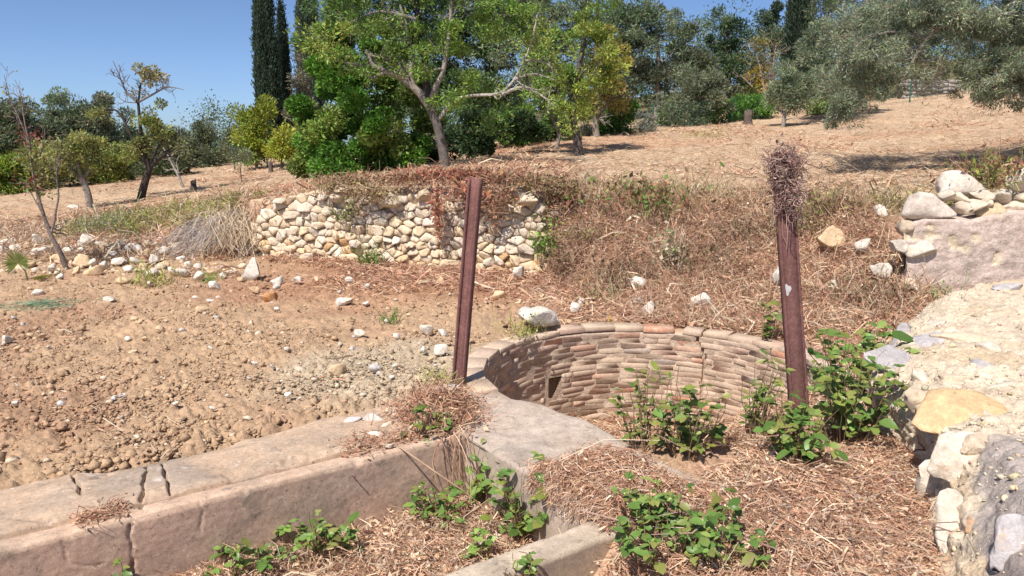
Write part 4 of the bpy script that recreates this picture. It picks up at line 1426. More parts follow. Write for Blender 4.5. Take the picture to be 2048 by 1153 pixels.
# -- the big almond in the middle
tree('almond_tree', 'large almond tree with pale crooked limbs behind the dry stone wall', (892, 338), 16.0, [
    ([(892, 338), (884, 290), (873, 245), (856, 208)], 0.115, 0.085, 0, 1),
    ([(862, 218), (836, 182), (806, 158), (772, 142), (742, 132), (735, 100)], 0.090, 0.04, 9, 0.9, GREYB),
    ([(826, 172), (821, 140), (829, 105), (816, 60), (800, 10)], 0.06, 0.025, 6, 0.8, GREYB),
    ([(856, 210), (852, 160), (848, 100), (836, 40), (828, -60)], 0.09, 0.04, 7, 0.9, DARKB),
    ([(858, 205), (885, 150), (900, 70), (905, -30)], 0.06, 0.03, 6, 0.9, GREYB),
    ([(876, 240), (905, 200, .2), (950, 190, .3), (1000, 190, .3), (1024, 168, .3), (1048, 125, .3), (1064, 80, .3), (1075, 30, .3)], 0.042, 0.018, 7, 0.8, PALEB),
    ([(1002, 190, .3), (1042, 172, .3), (1080, 188, .2), (1108, 212, .1)], 0.045, 0.012, 5, 0.6, PALEB),
    ([(1030, 160, .3), (1066, 146, .3), (1108, 160, .3)], 0.035, 0.01, 4, 0.5, PALEB),
    ([(1050, 122, .3), (1085, 122, .3), (1112, 142, .3)], 0.03, 0.01, 4, 0.5, PALEB),
    ([(742, 132), (700, 128), (664, 118)], 0.035, 0.01, 5, 0.6, GREYB),
    ([(836, 40), (760, 20), (690, 50)], 0.045, 0.012, 6, 0.7, GREYB),
], [cl(880, 110, 55, 80, LG, -.3), cl(760, 50, 85, 50, LG), cl(830, -50, 160, 60, LG), cl(655, 85, 42, 48, YG, -.4, 0.9), cl(930, 110, 60, 80, LG, 1.), cl(1010, 40, 80, 55, LG, .5), cl(700, 110, 55, 40, LG, 0, .7),
    cl(960, 20, 90, 50, LG), cl(965, 240, 55, 24, (0.16, 0.26, 0.05), .6, 0.9), cl(905, 190, 38, 45, LG, -.4, .8), cl(1075, 100, 50, 60, YG, .6, .5)],
    16000, 0.080, 0.36, 1, bark=(0.11, 0.095, 0.085), sub=0.20, fill=0.4, shell=0.5, twig_leaves=2500, twig_col=LG)

tree('carob_tree', 'dense bright green evergreen tree left of the large almond trunk', (735, 352), 18.0, [
    ([(735, 352), (730, 300), (720, 230), (710, 150)], 0.16, 0.07, 4, 1.0)],
    [cl(645, 300, 48, 45, EV), cl(640, 215, 52, 75, EV), cl(690, 165, 75, 75, EV), cl(745, 250, 80, 80, EV, -.6), cl(790, 310, 58, 40, EV, -.6), cl(700, 325, 90, 32, EV, -.8), cl(810, 215, 48, 75, (0.15, 0.22, 0.045), .3),
     cl(655, 135, 42, 50, (0.16, 0.23, 0.05)), cl(765, 270, 55, 40, (0.17, 0.24, 0.05), -1.2, .6), cl(610, 290, 30, 55, (0.18, 0.25, 0.05), .3), cl(640, 260, 25, 40, (0.2, 0.28, 0.055), -.8), cl(720, 85, 70, 60, (0.13, 0.23, 0.045), .4), cl(790, 130, 55, 70, (0.14, 0.23, 0.05), .6)],
    80000, 0.090, 0.5, 2, sub=0.26, fill=0.5, bark=(0.14, 0.10, 0.08))

tree('tall_pine', 'tall grey green tree rising behind the large almond', (800, 300), 30.0, [
    ([(800, 320), (790, 200), (770, 60), (760, -60)], 0.22, 0.12, 4, 1.6)],
    [cl(700, 50, 85, 65, CG), cl(820, 60, 110, 90, CG), cl(655, 110, 45, 70, CG), cl(930, 90, 100, 100, CG), cl(1010, 60, 90, 90, GO), cl(780, -50, 200, 70, CG), cl(980, -40, 130, 60, CG), cl(1080, 140, 55, 70, GO), cl(880, 200, 130, 70, CG), cl(1070, 50, 60, 70, GO), cl(970, 190, 110, 60, CG)],
    100000, 0.14, 0.36, 3, sub=0.36, fill=0.8)

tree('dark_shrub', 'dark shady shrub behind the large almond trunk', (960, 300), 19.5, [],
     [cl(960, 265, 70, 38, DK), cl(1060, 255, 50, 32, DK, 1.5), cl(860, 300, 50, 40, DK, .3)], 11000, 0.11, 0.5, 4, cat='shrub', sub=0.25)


def cypress(label, cx, half, ytop, ybot, d, seed, n, c=(0.05, 0.085, 0.042), lean=0):
    r = np.random.default_rng(seed)
    b0 = at(cx, ybot, d)
    g = gz1(b0[0], b0[1])
    root = empty('cypress_tree', (b0[0], b0[1], g))
    tag(root, label, 'cypress', 'slender dark cypresses on the skyline', kind='thing')
    topz = at(cx, ytop, d)[2]
    H = topz - g
    R = half * d / FPX
    bag = Bag()
    V, F = tube(np.array([[b0[0], b0[1], g - 0.2], [b0[0], b0[1], g + H * 0.5], [b0[0], b0[1], g + H * 0.93]]), [0.2, 0.1, 0.02], 7)
    bag.add(V, F, np.array((0.16, 0.12, 0.09)))
    bag.build('trunk', M_bark, root)
    ns = 520
    h = r.random(ns) ** 0.9
    th = r.uniform(0, 6.283, ns)
    prof = np.interp(h, [0, 0.08, 0.3, 0.6, 0.85, 1], [0.55, 0.9, 1, 0.9, 0.55, 0.06])
    rr = R * prof * (0.55 + 0.45 * r.random(ns)) * (1 + 0.06 * np.sin(th * 3 + h * 9))
    S = np.stack([b0[0] + rr * np.cos(th), b0[1] + rr * np.sin(th), g + 0.4 + h * (H - 0.4)], 1)
    out = np.stack([np.cos(th), np.sin(th), 0 * th], 1)
    pick = r.integers(0, ns, n)
    off = r.standard_normal((n, 3)) * np.array([0.085, 0.085, 0.34])
    P = S[pick] + off
    ax = np.array([0, 0, 1.3]) + out[pick] * 0.45 + r.standard_normal((n, 3)) * 0.35
    C = np.asarray(c) * np.exp(0.18 * r.standard_normal(ns))[pick][:, None] * np.exp(0.16 * r.standard_normal((n, 1)))
    L = 0.15 * np.exp(0.2 * r.standard_normal(n))
    V, F, C = leaf_quads(P, ax, L, L * 0.36, C, r)
    obj('crown', V - np.array(root.location), F, M_leaf, root, col=C)


cypress('tall dark cypress standing against the sky left of the green trees', 545, 21, -75, 330, 40, 21, 42000, (0.062, 0.098, 0.060))
cypress('shorter dark cypress hard against the tall left cypress', 579, 10, 22, 330, 42, 22, 15000, (0.040, 0.065, 0.045))
cypress('blue green conifer tip between left cypress and almond crown', 628, 24, -50, 320, 36, 23, 18000, (0.075, 0.11, 0.075))
cypress('dark cypress rising behind the olives on the right slope', 1588, 27, -70, 225, 38, 24, 30000, (0.060, 0.09, 0.055))

# -- bushes and trees along the left boundary
def bush(label, px, py, rx, ry, c, d, n, seed, leaf=0.11, aspect=0.42, name='bush', extra=(), base_y=None, group='bushes along the field boundary', cat='bush', sub=0.28, **k):
    tree(name, label, (px, base_y or py + ry), d, [([(px, (base_y or py + ry)), (px + 4, py + ry * 0.3), (px - 4, py - ry * 0.3)], 0.06, 0.02, 4, 0.5)],
         [cl(px, py, rx, ry, c), cl(px - 0.15 * rx, py + ry * 0.62, rx * 0.95, ry * 0.42, np.asarray(c) * 0.95), cl(px + 0.3 * rx, py - ry * 0.55, rx * 0.5, ry * 0.5, c)] + list(extra), n, leaf, aspect, seed, group=group, cat=cat, sub=sub, **k)


bush('yellow green bush at the foot of the tall left cypress', 512, 265, 42, 52, (0.30, 0.35, 0.05), 27, 9000, 31, extra=[cl(495, 235, 25, 25, YG), cl(525, 305, 30, 25, LG)], base_y=338)
bush('small yellow bush just right of the yellow green bush', 562, 288, 24, 26, (0.33, 0.36, 0.05), 25.5, 3500, 32, base_y=335)
bush('grey twiggy shrub below the short cypress', 600, 200, 28, 70, (0.20, 0.19, 0.13), 29, 5000, 33, base_y=330, extra=[cl(590, 280, 40, 40, (0.16, 0.18, 0.09))])
tree('olive_tree', 'dark olive tree at the far left edge', (45, 395), 26.0, [([(45, 395), (42, 340), (40, 270)], 0.12, 0.05, 5, 1.0)],
     [cl(38, 245, 62, 56, (0.15, 0.185, 0.10)), cl(0, 290, 55, 55, (0.16, 0.19, 0.10)), cl(80, 300, 48, 50, (0.17, 0.20, 0.10))], 20000, 0.12, 0.34, 41)
tree('olive_tree', 'grey green olive tree second from the left edge', (150, 390), 29.0, [([(150, 390), (152, 330), (155, 250)], 0.13, 0.05, 5, 1.1)],
     [cl(150, 235, 66, 52, GO), cl(190, 285, 56, 48, GO), cl(108, 280, 48, 52, GO), cl(200, 230, 36, 34, (0.21, 0.22, 0.13), 0, .7)], 22000, 0.13, 0.32, 42)
tree('olive_tree', 'soft grey olive tree behind the leaning almond', (245, 385), 31.0, [([(245, 385), (246, 330), (243, 270)], 0.11, 0.05, 5, 1.0)],
     [cl(240, 285, 52, 48, GO), cl(300, 310, 55, 42, (0.16, 0.2, 0.11)), cl(345, 300, 40, 40, (0.17, 0.2, 0.12))], 16000, 0.13, 0.32, 40)
bush('bright green bush in the lower left corner of the tree line', 18, 355, 42, 42, (0.22, 0.30, 0.05), 22.5, 7000, 43, base_y=402)
bush('pale yellow green bush behind the bare sapling', 95, 345, 50, 48, (0.27, 0.28, 0.09), 23.5, 7000, 44, base_y=400)
bush('mid green bush between the two left almond trees', 222, 330, 52, 55, (0.22, 0.26, 0.06), 25, 10000, 45, base_y=395, extra=[cl(245, 370, 40, 22, (0.2, 0.22, 0.05))])
bush('dark olive bush right of the leaning almond', 335, 335, 62, 42, (0.115, 0.14, 0.07), 27, 9000, 46, base_y=380)
bush('grey green rounded bush on the left skyline', 402, 300, 44, 54, (0.14, 0.165, 0.09), 31, 9000, 47, base_y=365, extra=[cl(370, 335, 50, 32, (0.13, 0.15, 0.075))])
bush('low grey bush left of the yellow green bush', 455, 300, 40, 42, (0.17, 0.20, 0.11), 34, 7000, 48, base_y=350, extra=[cl(435, 330, 45, 22, (0.16, 0.18, 0.09))])
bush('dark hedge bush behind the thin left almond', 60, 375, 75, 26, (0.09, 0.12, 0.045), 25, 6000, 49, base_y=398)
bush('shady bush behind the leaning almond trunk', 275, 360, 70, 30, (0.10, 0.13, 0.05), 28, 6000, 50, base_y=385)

tree('almond_tree', 'leaning dark almond tree with bare top branches on the left', (279, 403), 20.0, [
    ([(279, 403), (288, 368), (298, 338), (292, 318)], 0.11, 0.075, 0, 1, DARKB),
    ([(293, 328), (286, 290), (279, 240), (276, 200)], 0.055, 0.032, 3, 0.6, DARKB),
    ([(276, 205), (252, 186), (242, 160), (226, 122)], 0.035, 0.008, 7, 0.55, (0.2, 0.18, 0.17)),
    ([(276, 205), (305, 190), (335, 172), (368, 180)], 0.035, 0.008, 8, 0.5, (0.2, 0.18, 0.17)),
    ([(276, 205), (282, 170), (292, 135)], 0.03, 0.008, 5, 0.4, DARKB),
    ([(276, 205), (250, 205), (232, 190)], 0.02, 0.006, 5, 0.4, (0.2, 0.18, 0.17)),
    ([(296, 335), (268, 285), (245, 235), (232, 220), (210, 218), (190, 224)], 0.042, 0.014, 5, 0.5, DARKB),
    ([(298, 338), (320, 315), (345, 300), (352, 270)], 0.055, 0.015, 6, 0.5, DARKB),
    ([(298, 338), (312, 300), (340, 262)], 0.045, 0.012, 5, 0.5, DARKB)],
    [cl(306, 245, 36, 30, (0.24, 0.27, 0.07), 0, .9), cl(298, 145, 26, 22, (0.40, 0.38, 0.20), 0, 1.0), cl(275, 295, 42, 28, (0.22, 0.24, 0.07), 0, .6), cl(325, 280, 36, 25, (0.20, 0.22, 0.08), 0, .6), cl(280, 185, 22, 10, (0.34, 0.32, 0.2), 0, .3), cl(205, 225, 25, 14, (0.25, 0.27, 0.09), 0, .6)],
    5200, 0.085, 0.4, 51, sub=0.15, twig_leaves=0, up=0.35)
tree('almond_tree', 'thin pale trunked almond tree left of the leaning almond', (180, 413), 19.0, [
    ([(180, 413), (176, 385), (160, 350), (152, 318), (150, 290)], 0.10, 0.03, 6, 0.7, (0.25, 0.22, 0.19)),
    ([(166, 362), (185, 330), (190, 300)], 0.04, 0.012, 5, 0.5, GREYB)],
    [cl(150, 300, 42, 38, (0.27, 0.29, 0.10), 0, .8), cl(185, 315, 35, 32, (0.25, 0.27, 0.08), 0, .7)], 3800, 0.085, 0.4, 52, sub=0.18, twig_leaves=500, twig_col=(0.27, 0.29, 0.09))
tree('bare_sapling', 'spindly sapling with bare twigs and few red leaves on the rubble bank', tuple(on_ground(136, 535)), 9.7, [
    ([(136, 535), (120, 502), (101, 470), (87, 430), (74, 385), (64, 340), (58, 280)], 0.035, 0.010, 5, 0.5, (0.22, 0.18, 0.155)),
    ([(101, 470), (111, 430), (117, 390), (112, 352), (118, 310)], 0.018, 0.006, 5, 0.4, (0.24, 0.2, 0.17)),
    ([(87, 430), (72, 405), (62, 385)], 0.011, 0.005, 3, 0.3, (0.24, 0.2, 0.17)),
    ([(64, 340), (85, 300), (90, 255)], 0.010, 0.004, 4, 0.35, (0.24, 0.2, 0.17)),
    ([(60, 300), (45, 250), (20, 200), (8, 150)], 0.011, 0.003, 6, 0.35, (0.25, 0.2, 0.19)),
    ([(58, 285), (48, 235), (42, 190), (30, 160)], 0.009, 0.003, 5, 0.3, (0.25, 0.2, 0.19))],
    [cl(75, 350, 35, 50, (0.26, 0.27, 0.09), 0, .7), cl(60, 270, 18, 22, (0.28, 0.12, 0.09), 0, .8), cl(68, 365, 12, 16, (0.30, 0.07, 0.05), 0, 1.)], 420, 0.06, 0.4, 53, sub=0.1, twig_leaves=50, twig_col=(0.27, 0.27, 0.1), up=0.5, levels=2)
tree('bare_sapling', 'pale leaning bare sapling right of the leaning almond', (369, 371), 22.0, [
    ([(369, 371), (352, 342), (336, 312), (326, 295)], 0.045, 0.015, 4, 0.5, PALEB), ([(360, 355), (352, 325), (362, 305)], 0.025, 0.01, 3, 0.4, PALEB), ([(340, 318), (352, 300), (372, 290)], 0.02, 0.008, 3, 0.4, PALEB)],
    [], 0, 0.06, 0.4, 54)
tree('young_olive', 'tiny young olive in the straw left of the yellow green bush', (484, 362), 22.0, [([(484, 362), (482, 350), (480, 335)], 0.02, 0.008, 3, 0.3)],
     [cl(478, 318, 24, 22, (0.21, 0.23, 0.13))], 1500, 0.08, 0.3, 55, sub=0.15)

# -- right side
tree('almond_tree', 'yellow green almond tree with dark trunk on the straw slope', (1160, 320), 20.0, [
    ([(1160, 320), (1153, 275), (1144, 238), (1148, 195), (1160, 120), (1175, 40)], 0.14, 0.05, 6, 0.9, (0.13, 0.11, 0.10)),
    ([(1144, 240), (1120, 200), (1100, 150), (1095, 90)], 0.06, 0.02, 6, 0.8, GREYB), ([(1148, 200), (1180, 160), (1205, 110)], 0.05, 0.02, 5, 0.7, GREYB)],
    [cl(1185, 80, 42, 62, YG), cl(1150, 170, 50, 48, YG), cl(1200, 150, 42, 42, YG, .3), cl(1128, 225, 36, 28, YG, -.3), cl(1110, 150, 42, 55, LG), cl(1190, 30, 40, 40, LG), cl(1098, 70, 45, 55, LG, .5), cl(1225, 110, 20, 40, YG), cl(1160, 235, 28, 25, YG)],
    11500, 0.090, 0.40, 61, sub=0.20, fill=0.5, twig_leaves=1000, twig_col=YG)
tree('almond_tree', 'ochre tinged almond tree just behind the yellow green almond', (1193, 281), 25.0, [
    ([(1193, 281), (1191, 250), (1199, 215), (1203, 160)], 0.13, 0.06, 6, 0.9, (0.22, 0.19, 0.16)), ([(1196, 235), (1235, 190), (1262, 198)], 0.04, 0.012, 5, 0.6, GREYB)],
    [cl(1212, 125, 32, 60, (0.36, 0.33, 0.07)), cl(1220, 180, 38, 35, (0.32, 0.27, 0.08)), cl(1185, 205, 30, 30, (0.30, 0.28, 0.08))], 6500, 0.11, 0.42, 62, sub=0.25)
tree('almond_tree', 'slim pale trunked almond tree left of the yellow green almond', (1110, 300), 22.0, [
    ([(1110, 300), (1119, 268), (1105, 240), (1085, 205)], 0.075, 0.03, 5, 0.7, GREYB)],
    [cl(1095, 200, 35, 35, LG), cl(1060, 200, 30, 30, LG)], 2600, 0.09, 0.4, 63, sub=0.2)
HG = 'bushes along the green fence'
bush('glossy green bush right of the ochre almond trunk', 1236, 240, 36, 36, (0.09, 0.19, 0.035), 26.5, 7000, 64, group=HG)
bush('green bush behind the slim almond trunk', 1098, 255, 55, 32, (0.085, 0.165, 0.035), 24.5, 7000, 65, group=HG)
bush('small grey bush between the green bushes', 1287, 248, 30, 18, (0.27, 0.29, 0.22), 27.5, 3000, 66, leaf=0.09, aspect=0.25, group=HG, sub=0.16)
bush('small grey bush behind the yellow green almond trunk', 1172, 262, 20, 14, (0.27, 0.29, 0.22), 25.5, 1800, 67, leaf=0.09, aspect=0.25, group=HG, sub=0.15)
bush('large domed grey green bush on the far slope', 1385, 198, 62, 54, (0.21, 0.245, 0.145), 30.5, 15000, 68, leaf=0.15, aspect=0.22, group=HG, base_y=254, extra=[cl(1345, 235, 32, 22, (0.2, 0.23, 0.13)), cl(1425, 175, 28, 30, (0.22, 0.25, 0.16))], up=0.9)
bush('trimmed bright green hedge bush beside the stump', 1492, 220, 44, 24, (0.12, 0.25, 0.04), 31.5, 6000, 69, group=HG, base_y=246)
bush('low green bush between domed bush and bright hedge', 1425, 230, 34, 20, (0.15, 0.22, 0.06), 30.8, 3500, 70, group=HG, base_y=252)
bush('bright green hedge bush behind the large almond trunk on the right', 1010, 262, 52, 32, (0.10, 0.22, 0.035), 23.5, 7000, 81, group=HG)
bush('bright green hedge bush below the grey skyline tree', 1345, 236, 30, 20, (0.13, 0.25, 0.04), 31.0, 3500, 82, group=HG, base_y=258)
bush('pale green bush at the foot of the low grey olive', 1655, 215, 40, 16, (0.22, 0.30, 0.09), 31.0, 3000, 83, group=HG, base_y=236)
BG = 'trees on the skyline behind the fence'
tree('grey_tree', 'tall grey green tree right of the almonds on the skyline', (1312, 245), 36.0, [([(1312, 245), (1316, 190), (1318, 120), (1312, 60)], 0.16, 0.07, 5, 1.4, GREYB)],
     [cl(1285, 75, 50, 55, GO), cl(1330, 150, 58, 55, (0.13, 0.155, 0.095)), cl(1265, 160, 40, 60, (0.13, 0.155, 0.095)), cl(1318, 35, 38, 28, GO), cl(1380, 150, 40, 60, (0.12, 0.145, 0.08)), cl(1255, 40, 34, 40, PN)], 17000, 0.17, 0.34, 71, group=BG, sub=0.42)
tree('grey_tree', 'slim grey green tree with a narrow top on the skyline', (1368, 235), 38.0, [([(1368, 235), (1366, 150), (1368, 60)], 0.12, 0.05, 4, 1.0)],
     [cl(1368, 60, 28, 30, GO), cl(1362, 100, 26, 40, GO), cl(1390, 55, 14, 14, GO)], 5000, 0.16, 0.34, 72, group=BG, sub=0.34)
tree('pine_tree', 'dark green pointed pine on the skyline', (1455, 235), 40.0, [([(1455, 235), (1455, 120), (1452, 30)], 0.16, 0.06, 5, 1.2)],
     [cl(1452, 35, 22, 24, PN), cl(1452, 80, 42, 35, (0.07, 0.125, 0.06)), cl(1440, 140, 55, 50, PN), cl(1490, 150, 40, 40, PN)], 13000, 0.17, 0.3, 73, group=BG, sub=0.4)
tree('pine_tree', 'grey topped pine above the yellow green almond', (1190, 260), 38.0, [([(1190, 260), (1192, 120), (1195, 0)], 0.16, 0.08, 4, 1.2)],
     [cl(1175, 10, 40, 30, GO), cl(1235, 25, 38, 40, GO), cl(1150, 60, 50, 50, GO), cl(1240, 90, 40, 50, PN), cl(1120, 20, 40, 40, GO)], 11000, 0.17, 0.32, 74, group=BG, sub=0.4)
tree('bare_tree', 'bare twiggy tree with a few yellow leaves beside the right cypress', (1530, 225), 36.0, [
    ([(1530, 225), (1528, 180), (1520, 130), (1500, 80)], 0.10, 0.02, 9, 1.4, (0.28, 0.24, 0.2)), ([(1528, 185), (1545, 140), (1552, 90)], 0.06, 0.02, 8, 1.2, (0.28, 0.24, 0.2)), ([(1526, 190), (1500, 170), (1480, 150)], 0.05, 0.02, 7, 1.1, (0.26, 0.22, 0.19))],
    [cl(1520, 158, 20, 18, (0.45, 0.33, 0.05)), cl(1525, 95, 22, 22, (0.30, 0.27, 0.08), 0, .5), cl(1505, 195, 40, 25, (0.15, 0.18, 0.06))], 2600, 0.13, 0.4, 75, group=BG, sub=0.28)
tree('pine_tree', 'small round pine top just left of the right cypress', (1545, 220), 43.0, [([(1545, 220), (1545, 120), (1545, 50)], 0.13, 0.06, 4, 1.0)],
     [cl(1542, 42, 24, 26, (0.10, 0.14, 0.075)), cl(1545, 90, 30, 35, GO)], 5000, 0.18, 0.32, 76, group=BG, sub=0.38)
tree('olive_tree', 'olive tree with low grey crown left of the overhanging olive', (1567, 240), 27.5, [([(1567, 240), (1570, 222), (1574, 200)], 0.09, 0.04, 4, 0.8, GREYB)],
     [cl(1600, 185, 55, 38, OL), cl(1565, 180, 34, 32, OL), cl(1650, 110, 58, 55, OL, .8), cl(1690, 150, 42, 55, OL, .8), cl(1720, 60, 70, 50, GO, 1.5), cl(1640, 70, 30, 30, OL, 1.)], 22000, 0.13, 0.24, 77, sub=0.30)
tree('olive_tree', 'hazy olive tree at the top right behind the overhanging olive', (1720, 190), 34.0, [([(1720, 190), (1715, 100), (1705, 0)], 0.15, 0.06, 4, 1.2)],
     [cl(1690, 10, 70, 50, GO), cl(1810, 10, 90, 60, (0.17, 0.2, 0.13)), cl(1650, -20, 60, 40, OL), cl(1790, 90, 70, 50, (0.16, 0.17, 0.1)), cl(1850, 140, 60, 35, (0.17, 0.15, 0.09))], 15000, 0.15, 0.28, 78, sub=0.4)
OV = (0.255, 0.295, 0.19)
tree('olive_tree', 'large olive tree whose crown hangs in from the right edge', tuple(at(2300, 330, 12.6)), 12.4, [
    ([(2300, 360), (2285, 220), (2240, 120), (2170, 60)], 0.26, 0.14, 3, 1.0, (0.24, 0.21, 0.18)),
    ([(2170, 60), (2080, 30), (1990, 30), (1950, 46), (1906, 64), (1888, 48)], 0.05, 0.014, 6, 0.7, (0.36, 0.30, 0.25)),
    ([(1990, 30), (1900, 40), (1850, 78), (1842, 98), (1815, 135), (1802, 175)], 0.026, 0.009, 9, 0.5, (0.40, 0.34, 0.29)),
    ([(1850, 80), (1780, 60), (1710, 90), (1680, 150)], 0.03, 0.008, 7, 0.5, (0.30, 0.26, 0.22)),
    ([(2170, 60), (2090, 120), (2030, 150), (1960, 190)], 0.06, 0.012, 6, 0.6, (0.32, 0.27, 0.23)),
    ([(1900, 80), (1880, 130), (1850, 180)], 0.015, 0.005, 8, 0.4, (0.30, 0.23, 0.19))],
    [cl(1730, 130, 85, 68, OV), cl(1698, 200, 52, 45, OV, -.1, 1.2), cl(1770, 165, 40, 45, OV, .2), cl(1750, 55, 85, 55, OV, .3), cl(1850, 25, 90, 45, OV), cl(1960, 50, 85, 50, OV, -.2), cl(1985, 125, 70, 55, OV, -.2), cl(2050, 60, 70, 90, OV), cl(1950, 165, 40, 45, OV, -.1), cl(2050, 160, 55, 50, OV, -.1), cl(1910, -40, 150, 45, OV), cl(2100, -20, 120, 90, OV),
     cl(1985, 195, 30, 28, (0.2, 0.21, 0.13), 0, .7), cl(1690, 235, 30, 15, OV, -.1), cl(2180, 90, 110, 100, OV, .4, .7), cl(2350, 60, 150, 110, OV, .4, .35), cl(1900, 40, 60, 40, OV, .8), cl(2000, 100, 60, 80, OV, .9), cl(1760, -130, 150, 80, OV, 1.2, .4), cl(1980, -150, 180, 90, OV, 1.4, .4), cl(2230, -130, 200, 120, OV, 1.2, .35), cl(2000, -60, 150, 60, OV, 2.6, .5), cl(2250, 0, 180, 90, OV, 2.4, .4), cl(1725, 105, 85, 75, OV, 1.5), cl(1800, 50, 90, 50, OV, 2.2), cl(1950, 55, 95, 60, OV, 1.9), cl(2030, 110, 75, 90, OV, 2.0), cl(2150, 60, 90, 110, OV, 2.2)],
    200000, 0.066, 0.19, 79, sub=0.12, shell=0.5, droop=0.2, twig_leaves=3000, twig_col=OV, up=-0.1, fill=0.9)

# -- far wood beyond the boundary: one mass
def far_wood():
    r = np.random.default_rng(90)
    Vs = Bag()
    specs = [(px, r.uniform(46, 58), r.uniform(2.2, 4.0)) for px in np.linspace(-150, 640, 30)] + [(px, r.uniform(44, 54), r.uniform(2.5, 5.5)) for px in np.linspace(600, 1900, 40)]
    for px, d, h in specs:
        p = at(px, 300, d)
        g = gz1(p[0], p[1])
        m = 1700
        ns = 40
        u = unit(r.standard_normal((ns, 3))) * r.random((ns, 1)) ** 0.4
        S = np.array([p[0], p[1], g + h * 0.5]) + u * np.array([h * 0.6, h * 0.5, h * 0.55])
        pk = r.integers(0, ns, m)
        off = r.standard_normal((m, 3)) * 0.35
        c = np.array([GO, PN, LG, OL][r.integers(4)]) * 0.85
        C = c * np.exp(0.2 * r.standard_normal((ns, 1)))[pk] * np.exp(0.15 * r.standard_normal((m, 1)))
        L = 0.17 * np.exp(0.2 * r.standard_normal(m))
        Vs.add(*leaf_quads(S[pk] + off, off + r.standard_normal((m, 3)) * 0.4, L, L * 0.45, C, r))
    o = Vs.build('distant_woodland', M_leaf)
    tag(o, 'distant wooded slope behind the boundary trees', kind='stuff')


far_wood()

# -- green boundary fence
def fence():
    pts = [(470, 345, 27.5), (535, 337, 27), (640, 328, 26.5), (760, 318, 26), (880, 308, 25.5), (1000, 295, 26), (1130, 285, 26.5), (1305, 268, 28.2), (1463, 250, 30.8), (1640, 236, 31.6), (1818, 213, 32.4), (2000, 205, 33)]
    P = [at(*p) for p in pts]
    for p in P:
        p[2] = gz1(p[0], p[1])
    root = empty('wire_fence', P[6])
    tag(root, 'green wire mesh fence along the far edge of the field', 'fence', kind='thing')
    rl = np.array(root.location)
    for p in P:
        V, F = tube(np.array([p + [0, 0, -0.2], p + [0, 0, 1.0]]), 0.03, 6)
        obj('post', V - rl, F, M_green, root)
    b = Bag()
    for a, c in zip(P[:-1], P[1:]):
        for h in np.linspace(0.08, 0.95, 8):
            b.add(*tube(np.array([a + [0, 0, h], c + [0, 0, h]]), 0.0035, 3))
        L = np.linalg.norm(c - a)
        for k in range(int(L / 0.16)):
            q = a + (c - a) * (k * 0.16 / L)
            b.add(*tube(np.array([q + [0, 0, 0.08], q + [0, 0, 0.95]]), 0.0028, 3))
    b.build('wire_mesh', M_green, root)


fence()


def far_wall():
    root = empty('terrace_wall', at(1850, 212, 34))
    tag(root, 'grey stone terrace wall behind the overhanging olive branch', 'stone wall', kind='thing')
    rl = np.array(root.location)
    r = np.random.default_rng(95)
    zb = at(1850, 214, 34)[2]
    x = at(1800, 200, 34)[0]
    rows = 7
    for k in range(rows):
        s = x + r.uniform(-0.2, 0)
        while s < x + 2.3:
            w = r.uniform(0.22, 0.5)
            o = link('stone', BLOCKS[r.integers(len(BLOCKS))], None, root, color=np.array((0.34, 0.30, 0.27)) * r.uniform(0.8, 1.2))
            o.location = (s + w / 2 - rl[0], 34 + 0.1 * (s - x) - rl[1], zb + 0.09 + k * 0.165 - rl[2])
            o.scale = (w * 1.1, 0.35, 0.19)
            o.rotation_euler = (0, r.normal(0, 0.05), r.normal(0, 0.1))
            s += w
    V = np.array([[x - 0.1, 34.18, zb - 0.3], [x + 2.4, 34.42, zb - 0.3], [x + 2.4, 34.42, zb + 1.15], [x - 0.1, 34.18, zb + 1.15], [x - 0.1, 35.2, zb + 1.15], [x + 2.4, 35.2, zb + 1.15]])
    obj('earth_fill', V - rl, np.array([[0, 1, 2, 3], [3, 2, 5, 4]]), M_mortar, root, col=np.broadcast_to(np.array([0.2, 0.15, 0.1]), V.shape))


far_wall()


def stump(label, px, py, d, w, h, seed):
    r = np.random.default_rng(seed)
    p = at(px, py, d)
    p[2] = gz1(p[0], p[1])
    th = np.arange(14) / 14 * 2 * math.pi
    rows = []
    for k, f in enumerate((-0.1, 0.05, 0.3, 0.6, 1.0)):
        rad = w / 2 * (1.3 - 0.35 * min(f * 3, 1)) * (1 + 0.12 * np.sin(3 * th + seed) + 0.06 * r.standard_normal(14))
        z = h * f + (0.10 * h * r.standard_normal(14) if k == 4 else 0)
        rows.append(np.stack([rad * np.cos(th), rad * np.sin(th), z + 0 * th], 1))
    V = np.array(rows).reshape(-1, 3)
    V = np.concatenate([V, [[0, 0, h * 0.92]]])
    F = [grid_faces(5, 14, wrap=True), np.array([[56 + k, 56 + (k + 1) % 14, 70] for k in range(14)])]
    o = obj('tree_stump', V, F, M_bark, col=np.broadcast_to(np.array([0.12, 0.095, 0.08]), V.shape), loc=p)
    tag(o, label, 'stump', 'cut stumps in the straw')


stump('dark stump in front of the bright green hedge on the slope', 1495, 250, 29.5, 0.30, 0.52, 3)
stump('low dark stump in the straw right of the bare leaning sapling', 388, 374, 21.5, 0.16, 0.24, 4)
stump('small pale stump below the yellow green bush', 542, 340, 25.0, 0.14, 0.35, 5)
